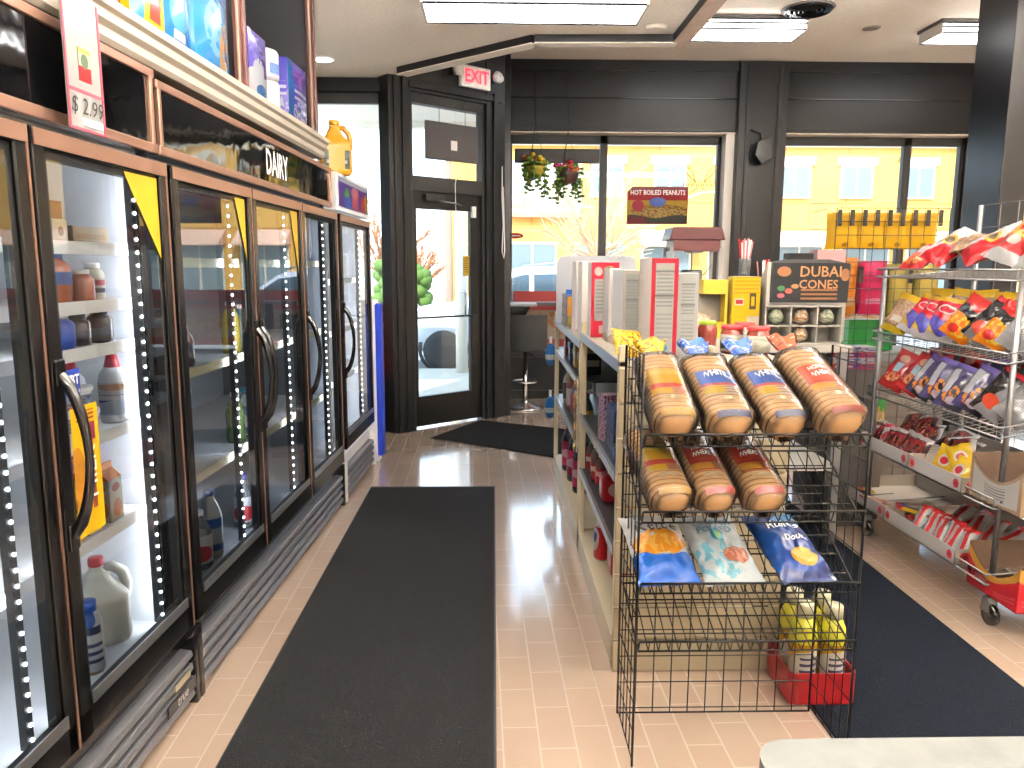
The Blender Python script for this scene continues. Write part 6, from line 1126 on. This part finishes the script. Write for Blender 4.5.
# Dubai cones display
t = thing('cone_display', 'dark display box lettered DUBAI CONES with compartments of cones below', 'display box', (1.745, 4.36, 1.167))
wb = mat('box_white_card', '#d9d5cc', 0.6); dk = printed('dubai_print', '#24272b', [('ell', (0.15, 0.78, 0.09, 0.13), '#b07a55'), ('ell', (0.12, 0.35, 0.05, 0.07), '#4a8a5a'), ('ell', (0.22, 0.28, 0.05, 0.07), '#c86a5a'), ('ell', (0.3, 0.4, 0.05, 0.06), '#c99a70'), ('ell', (0.12, 0.16, 0.05, 0.06), '#c86a7a'), ('ell', (0.95, 0.7, 0.06, 0.16), '#b07a55'), ('lines', (0.38, 0.86, 0.06, 0.36, 9), '#a8744c')], 0.45)
MB().box(-0.22, 0.22, 0.10, 0.24, 0.0, 0.26, wb).build('carton', t)
mb = MB(); 
for x in (-0.22, -0.075, 0.075, 0.215): mb.box(x, x+0.006, -0.06, 0.10, 0.0, 0.22, wb)
for z in (0.0, 0.10, 0.21): mb.box(-0.22, 0.22, -0.06, 0.10, z, z+0.006, wb)
mb.build('compartments', t)
hb = MB().prism([(-0.20, 0.235), (0.235, 0.235), (0.245, 0.45), (0.12, 0.475), (-0.12, 0.475), (-0.20, 0.46)], 1, -0.07, -0.05, mat('dubai_dark', '#24272b', 0.45)).build('header_card', t)
MB().grid(lambda u, v: (lerp(-0.195, 0.235, u), -0.0715, lerp(0.24, 0.455, v)), 1, 1, dk).build('print', hb)
text('DUBAI', 0.082, inkg, 'lettering', t, lambda x, y, z: Vector((0.075+x, -0.074, 0.405+y)), bold=0.001); text('CONES', 0.068, inkg, 'lettering', t, lambda x, y, z: Vector((0.065+x, -0.074, 0.335+y)), bold=0.001)
MB().prism([(-0.07, 0.22), (0.14, 0.22), (0.14, 0.27), (-0.07, 0.46)], 0, -0.225, -0.205, wb).build('side_flap', t)
for i in range(4):
    x, z = (-0.145, 0.0, 0.145, 0.0)[i], (0.107, 0.107, 0.107, 0.007)[i]
    q = thing('wrapped_cone', 'wrapped cone in the %s compartment of the cone display' % ('upper left', 'upper middle', 'upper right', 'lower middle')[i], 'cone', (1.745+x, 4.36-0.01, 1.167+z), 0, 'wrapped cones'); MB().lathe([(0.01, 0), (0.04, 0.02), (0.045, 0.05), (0.03, 0.08), (0.008, 0.095)], printed('cone_wrap%d' % (i % 2), ('#8a9a7a', '#a8784a')[i % 2], [('blot', (0.5, 0.5, 0.6, 0.6, 9, 0.5), '#d9d4c4')], 0.3), n=14).build('wrapper', q)
# yellow boxes left of it
ybx = printed('yellow_bx', '#efc31d', [('lines', (0.05, 0.95, 0.72, 1.0, 18), '#d9a41c'), ('rect', (0.08, 0.42, 0.58, 0.68), '#f0e8de'), ('rect', (0.12, 0.38, 0.60, 0.66), '#c0303a'), ('rect', (0.62, 0.86, 0.52, 0.76), '#4a3f24'), ('rect', (0.68, 0.80, 0.57, 0.71), '#efc31d'), ('rect', (0.55, 1, 0.0, 0.42), '#e2d6c0'), ('lines', (0.1, 0.5, 0.1, 0.4, 9), '#e0a030')], 0.4)
loosebox('yellow_box', 'tall yellow printed box beside the cone display', 'box', 1.335, 1.49, 4.30, 4.42, 1.167, 1.545, ybx, {'-x': mat('yellow_side', '#f0d040', 0.4)})
t = thing('yellow_dispenser', 'yellow dispenser box with a cut-out side, left of the tall yellow box', 'box', (1.25, 4.40, 1.167)); yd = mat('yellow_side', '#f0d040')
MB().box(-0.07, 0.07, -0.06, 0.06, 0.0, 0.12, yd).build('base', t); MB().box(-0.07, 0.07, -0.06, 0.06, 0.28, 0.36, yd).build('top', t); MB().box(-0.07, 0.07, 0.03, 0.06, 0.12, 0.28, mat('hollow_grey', '#8f8a80', 0.6)).build('back', t); MB().box(0.055, 0.07, -0.06, 0.06, 0.12, 0.28, yd).build('side', t)
# straws
def straws(x, y, z, lb, n, seed):
    random.seed(seed); t = thing('straw_holder', lb, 'straw holder', (x, y, z)); MB().lathe([(0.03, 0), (0.035, 0.10), (0.032, 0.10), (0.027, 0.01)], clear, n=14).build('cup', t); mb = MB()
    for k in range(n): a = random.uniform(0, 6.28); r = random.uniform(0.2, 1); mb.tube([(0.015*math.cos(a), 0.015*math.sin(a), 0.01), (0.05*r*math.cos(a), 0.04*r*math.sin(a), 0.19+0.03*random.random())], 0.004, (inkr, inkw, mat('straw_pink', '#e88a90', 0.4))[k % 3], 5)
    mb.build('straws', t)
straws(1.465, 4.52, 1.547-0.38+0.38, 'clear cup of red and white straws above the tall yellow box', 16, 3); straws(1.60, 4.58, 1.43, 'small bundle of red straws left of the lit green box', 9, 6)
loosebox('box_stack', 'white carton supporting the straw cups behind the yellow box', 'box', 1.40, 1.52, 4.45, 4.60, 1.167, 1.545, wb); loosebox('box_stack', 'low white carton behind the cone display', 'box', 1.53, 1.66, 4.50, 4.66, 1.167, 1.428, wb)
loosebox('snack_box', 'black box with a green and yellow front on top of the cone display', 'box', 1.72, 1.86, 4.50, 4.60, 1.43, 1.68, blackg, {'-y': printed('green_front', '#1a1a1c', [('rect', (0.12, 0.88, 0.5, 0.85), '#7fae3a'), ('rect', (0.12, 0.88, 0.1, 0.5), '#d8a83a'), ('lines', (0.12, 0.88, 0.2, 0.8, 5), '#c8d060')], 0.4)})
loosebox('snack_box', 'pink and white printed box behind the green fronted box', 'box', 1.89, 2.06, 4.52, 4.64, 1.43, 1.70, printed('pinkbx', '#c8386a', [('rect', (0, 1, 0.7, 1), '#e2b8b8'), ('lines', (0.1, 0.9, 0.3, 0.6, 7), '#e08a9a')], 0.4)); loosebox('box_stack', 'plain carton under the pink printed box', 'box', 1.72, 2.06, 4.48, 4.66, 1.167, 1.428, wb)
# salsa jars on the shelf unit top
jr = mat('salsa_red', '#8a2a1c', 0.25, coat=0.5, var=0.3, vscale=40); jg = mat('lid_green', '#a8c63a', 0.35); jrl = mat('lid_red', '#c81f28', 0.35); jl = printed('jar_label', '#d5d2c6', [('ell', (0.5, 0.3, 0.12, 0.2), '#4a5a3a'), ('blot', (0.5, 0.5, 0.5, 0.4, 7, 0.58), '#a8b49a')], 0.45)
def jar(lb, x, y, lid, lab, r=0.042, h=0.115):
    t = thing('salsa_jar', lb, 'jar', (x, y, GT), 0, 'jars on the shelf top'); MB().lathe([(r*0.93, 0), (r, 0.008), (r, h*0.72), (r*0.85, h*0.84), (r*0.85, h*0.86)], jr, n=20).build('glass', t)
    MB().lathe([(r*0.92, h*0.85), (r*0.95, h*0.86), (r*0.95, h*0.985), (r*0.88, h), (0, h)], lid, n=20).build('lid', t)
    if lab: MB().lathe([(r*1.015, h*0.1), (r*1.015, h*0.68)], jl, n=20).build('label', t)
jar('green lidded salsa jar nearest the cereal boxes', 0.865, 3.45, jg, False); jar('second green lidded salsa jar from the cereal boxes', 0.955, 3.42, jg, False)
jar('labelled jar with a brown red lid beside the green lids', 0.985, 3.16, jrl, True, 0.046); jar('labelled jar with a wide red lid in the middle of the shelf top', 1.075, 3.10, jrl, True, 0.046); jar('labelled jar with a red lid at the edge of the shelf top', 1.09, 3.32, jrl, True, 0.046)
bag('snack_bag', 'clear bag of mixed red snacks lying behind the cereal boxes', (0.88, 3.62, GT+0.02), rot_to(0.2, R_(75), 0), 0.2, 0.2, 0.06, printed('mixed_snack', '#c8b8a4', [('blot', (0.5, 0.5, 0.7, 0.7, 8, 0.53), '#b03a2a'), ('blot', (0.5, 0.5, 0.7, 0.7, 6, 0.6), '#e8dccb')], 0.3, coat=0.2), None, 201)
bag('snack_bag', 'cream packet lying right of the mixed snack bag', (0.98, 3.75, GT+0.02), rot_to(-0.2, R_(70), 0), 0.18, 0.18, 0.06, printed('cream_pk', '#d9c6a8', [('blot', (0.5, 0.5, 0.7, 0.7, 6, 0.55), '#b84a2a')], 0.3, coat=0.2), None, 202)
bag('snack_bag', 'yellow crinkled packet beside the first loaf on the bread rack', (0.52, 2.90, GT+0.001), rot_to(0.4, R_(40), 0.2), 0.13, 0.13, 0.05, t_y, None, 203)
# popcorn machine by the window
t = thing('popcorn_machine', 'popcorn machine with a red canopy and glass sides by the window', 'popcorn machine', (2.08, 8.15, 0)); pred = mat('popcorn_red', '#6a0f17', 0.35); alu = mat('popcorn_white', '#d9d8d4', 0.35)
MB().prism([(-0.29, 1.83+0.04), (0.29, 1.87), (0.25, 2.0), (-0.25, 2.0)], 1, -0.2, 0.2, pred).build('canopy', t, bevel=0.01); MB().box(-0.24, 0.24, -0.18, 0.18, 1.76, 1.87, pred).build('fascia', t)
for x in (-0.25, 0.25):
    for y in (-0.18, 0.16): MB().box(x-0.018, x+0.018, y, y+0.03, 1.12, 1.80, alu).build('post', t)
MB().box(-0.27, 0.27, -0.2, 0.2, 1.08, 1.13, mat('popcorn_grey', '#8f9294', 0.4)).build('tray', t); MB().box(-0.22, 0.22, -0.16, 0.16, 0.35, 0.39, alu).build('shelf', t)
for x in (-0.24, 0.24):
    for y in (-0.17, 0.15): MB().box(x-0.015, x+0.015, y, y+0.03, 0.0, 1.08, alu).build('leg', t)
MB().box(-0.235, 0.235, -0.165, -0.161, 1.13, 1.76, glass).build('glass_front', t)
o = MB().lathe([(0.06, 1.42), (0.11, 1.44), (0.115, 1.56), (0.10, 1.57)], steel, (0.0, 0, 0), 18).build('kettle', t); MB().tube([(0.0, 0, 1.57), (0.0, 0, 1.78)], 0.008, steel, 6).tube([(0.115, 0, 1.5), (0.2, -0.05, 1.62)], 0.008, steel, 6).tube([(-0.13+0.07*math.cos(k*0.5236), 0, 1.46+0.09*math.sin(k*0.5236)) for k in range(12)], 0.004, steel, 5, True).build('crank', o)
MB().box(-0.08, 0.10, -0.06, 0.06, 1.74, 1.76, steel).build('lamp', t)
loosebox('candy_box', 'yellow box with a red foot inside the popcorn machine', 'box', 2.16, 2.26, 8.05, 8.15, 1.132, 1.36, printed('ypop', '#f0c41e', [('rect', (0, 1, 0, 0.3), '#d0242c'), ('ell', (0.5, 0.7, 0.2, 0.15), '#6a5a1a')], 0.4)); loosebox('candy_box', 'white and maroon carton inside the popcorn machine', 'box', 1.92, 2.06, 8.06, 8.15, 1.132, 1.34, printed('wpop', '#d9d6d2', [('rect', (0, 1, 0, 0.25), '#8a2a3a'), ('rect', (0.2, 0.8, 0.4, 0.85), '#efeeea')], 0.4))
# ================================================================ black grid panel with hanging pouches
gp = thing('grid_panel', 'black wire grid panel with hooks of hanging pouches behind the snack rack', 'grid panel', (2.50, 4.86, 0)); mb = MB(); gx = 0.36
for k in range(10): x = lerp(-gx, gx, k/9); mb.tube([(x, 0, 0.05), (x, 0, 1.965)], 0.0035 if k in (0, 9) else 0.0024, blackm, 5)
for k in range(24): z = 0.05+k*0.08327; mb.tube([(-gx, 0, z), (gx, 0, z)], 0.0024, blackm, 4)
mb.build('wire_grid', gp)
for x in (-gx, gx): MB().tube([(x, -0.2, 0.01), (x, 0.25, 0.01)], 0.008, blackm, 6).tube([(x, 0, 0.01), (x, 0, 0.06)], 0.006, blackm, 6).build('foot', gp)
hk = MB()
for row, zz, n in ((0, 1.955, 9), (1, 1.60, 4)):
    for k in range(n):
        x = -gx+0.02+k*(0.08 if row == 0 else 0.16)
        hk = MB(); hk.box(x-0.012, x+0.012, -0.006, 0.004, zz-0.10, zz, blackg); hk.tube([(x, 0.0, zz-0.02), (x, 0.20, zz-0.01)], 0.003, blackm, 4); hk.build('hook', gp)
def pouch(lb, x, y, ztop, w, h, m, group, seed):
    t = thing('hanging_pouch', lb, 'pouch', (x, y, ztop-h), 0, group); f = bag_fn(w, h, 0.035, seed, -1); b = bag_fn(w, h, 0.035, seed, 1)
    MB().grid(f, 8, 10, m).grid(b, 8, 10, m, flip=True).build('pouch', t); return t
py = printed('pouch_yellow', '#efb91a', [('ell', (0.5, 0.12, 0.12, 0.06), '#a87a1a'), ('rect', (0.1, 0.9, 0.85, 0.93), '#d9a01a')], 0.35); po = printed('pouch_orange', '#d9822a', [('rect', (0.1, 0.9, 0.15, 0.3), '#c8a888'), ('lines', (0.1, 0.9, 0.4, 0.9, 7), '#c06a1e')], 0.35); pm_ = printed('pouch_magenta', '#c41f56', [('rect', (0.2, 0.8, 0.2, 0.3), '#e28aa8'), ('lines', (0.1, 0.9, 0.4, 0.8, 6), '#a8184a')], 0.35); pol = printed('pouch_olive', '#9a8a3a', [('rect', (0.1, 0.9, 0.5, 0.8), '#b8a04a'), ('rect', (0.2, 0.8, 0.15, 0.35), '#7a6a2a')], 0.35)
for c in range(4):
    for r_ in range(3): pouch('yellow pouch on the top hooks, %s from the left, %s from the grid' % (ORD[c], ('nearest', 'second', 'third')[r_]), 2.215+c*0.168, 4.90+r_*0.045, 1.94, 0.168, 0.225, py, 'yellow hanging pouches', 300+c*3+r_)
for r_ in range(3): pouch('orange pouch on the lower hooks, %s from the grid' % ('nearest', 'second', 'third')[r_], 2.235, 4.90+r_*0.045, 1.66, 0.16, 0.36, po, 'orange hanging pouches', 320+r_)
for r_ in range(3): pouch('magenta pouch on the lower hooks, %s from the grid' % ('nearest', 'second', 'third')[r_], 2.42, 4.90+r_*0.045, 1.64, 0.165, 0.34, pm_, 'magenta hanging pouches', 330+r_)
for c in range(2):
    for r_ in range(2): pouch('olive pouch on the lower hooks, %s column, %s from the grid' % (('inner', 'outer')[c], ('nearest', 'second')[r_]), 2.60+c*0.165, 4.90+r_*0.045, 1.62, 0.16, 0.34, pol, 'olive hanging pouches', 340+c*2+r_)
# goods behind the rack, low
loosebox('green_box', 'large green box standing behind the wire grid', 'box', 2.28, 2.62, 4.98, 5.10, 1.06, 1.26, printed('greenbx', '#1f8a3a', [('ell', (0.75, 0.3, 0.2, 0.2), '#2a6a3a'), ('rect', (0, 0.12, 0, 1), '#7ac0a0')], 0.4))
loosebox('side_shelf', 'low white shelf cabinet behind the wire grid', 'cabinet', 2.16, 2.90, 4.95, 5.35, 0.0, 1.055, printed('cab_mix', '#7a7068', [('rect', (0, 1, 0.94, 1), '#8a8f94'), ('rect', (0, 1, 0.70, 0.72), '#9a958c'), ('rect', (0, 1, 0.45, 0.47), '#9a958c')], 0.5))
ml = [('red printed box at the far side of the snack rack, seen through the bread rack', '#c8443a', 2.02), ('blue printed box at the far side of the snack rack', '#3a4f9a', 2.17), ('green printed box at the far side of the snack rack', '#2f7a3a', 2.32)]
for k in range(4):
    loosebox('flat_pack', ('lowest flat pack stacked at the far side of the snack rack', 'second flat pack from the bottom at the far side of the snack rack', 'third flat pack from the bottom at the far side of the snack rack', 'topmost red and blue flat pack at the far side of the snack rack')[k], 'package', 2.03, 2.30, 4.56, 4.68, 0.99+k*0.035, 1.022+k*0.035, printed('flat%d' % (k % 2), ('#c8343a', '#d9d2c8')[k % 2], [('blot', (0.5, 0.5, 0.6, 0.4, 6, 0.5), '#34489a'), ('rect', (0.1, 0.5, 0.3, 0.7), '#e8e2da')], 0.4), None, 'flat packs at the far side of the snack rack')
loosebox('pack_stand', 'plain dark stand under the flat packs', 'stand', 2.03, 2.30, 4.56, 4.68, 0.0, 0.989, mat('stand_dark', '#3a3733', 0.6))
for i, (lb, cc, x) in enumerate(ml): loosebox('snack_carton', lb, 'box', x, x+0.14, 4.70, 4.80, 0.0, 0.98-0.1*i, printed('sc%d' % i, cc, [('rect', (0.05, 0.95, 0.82, 0.9), '#e0d8d0'), ('blot', (0.5, 0.86, 0.5, 0.1, 9, 0.5), '#d8a040'), ('rect', (0, 1, 0, 0.6), '#8a8078')], 0.4))
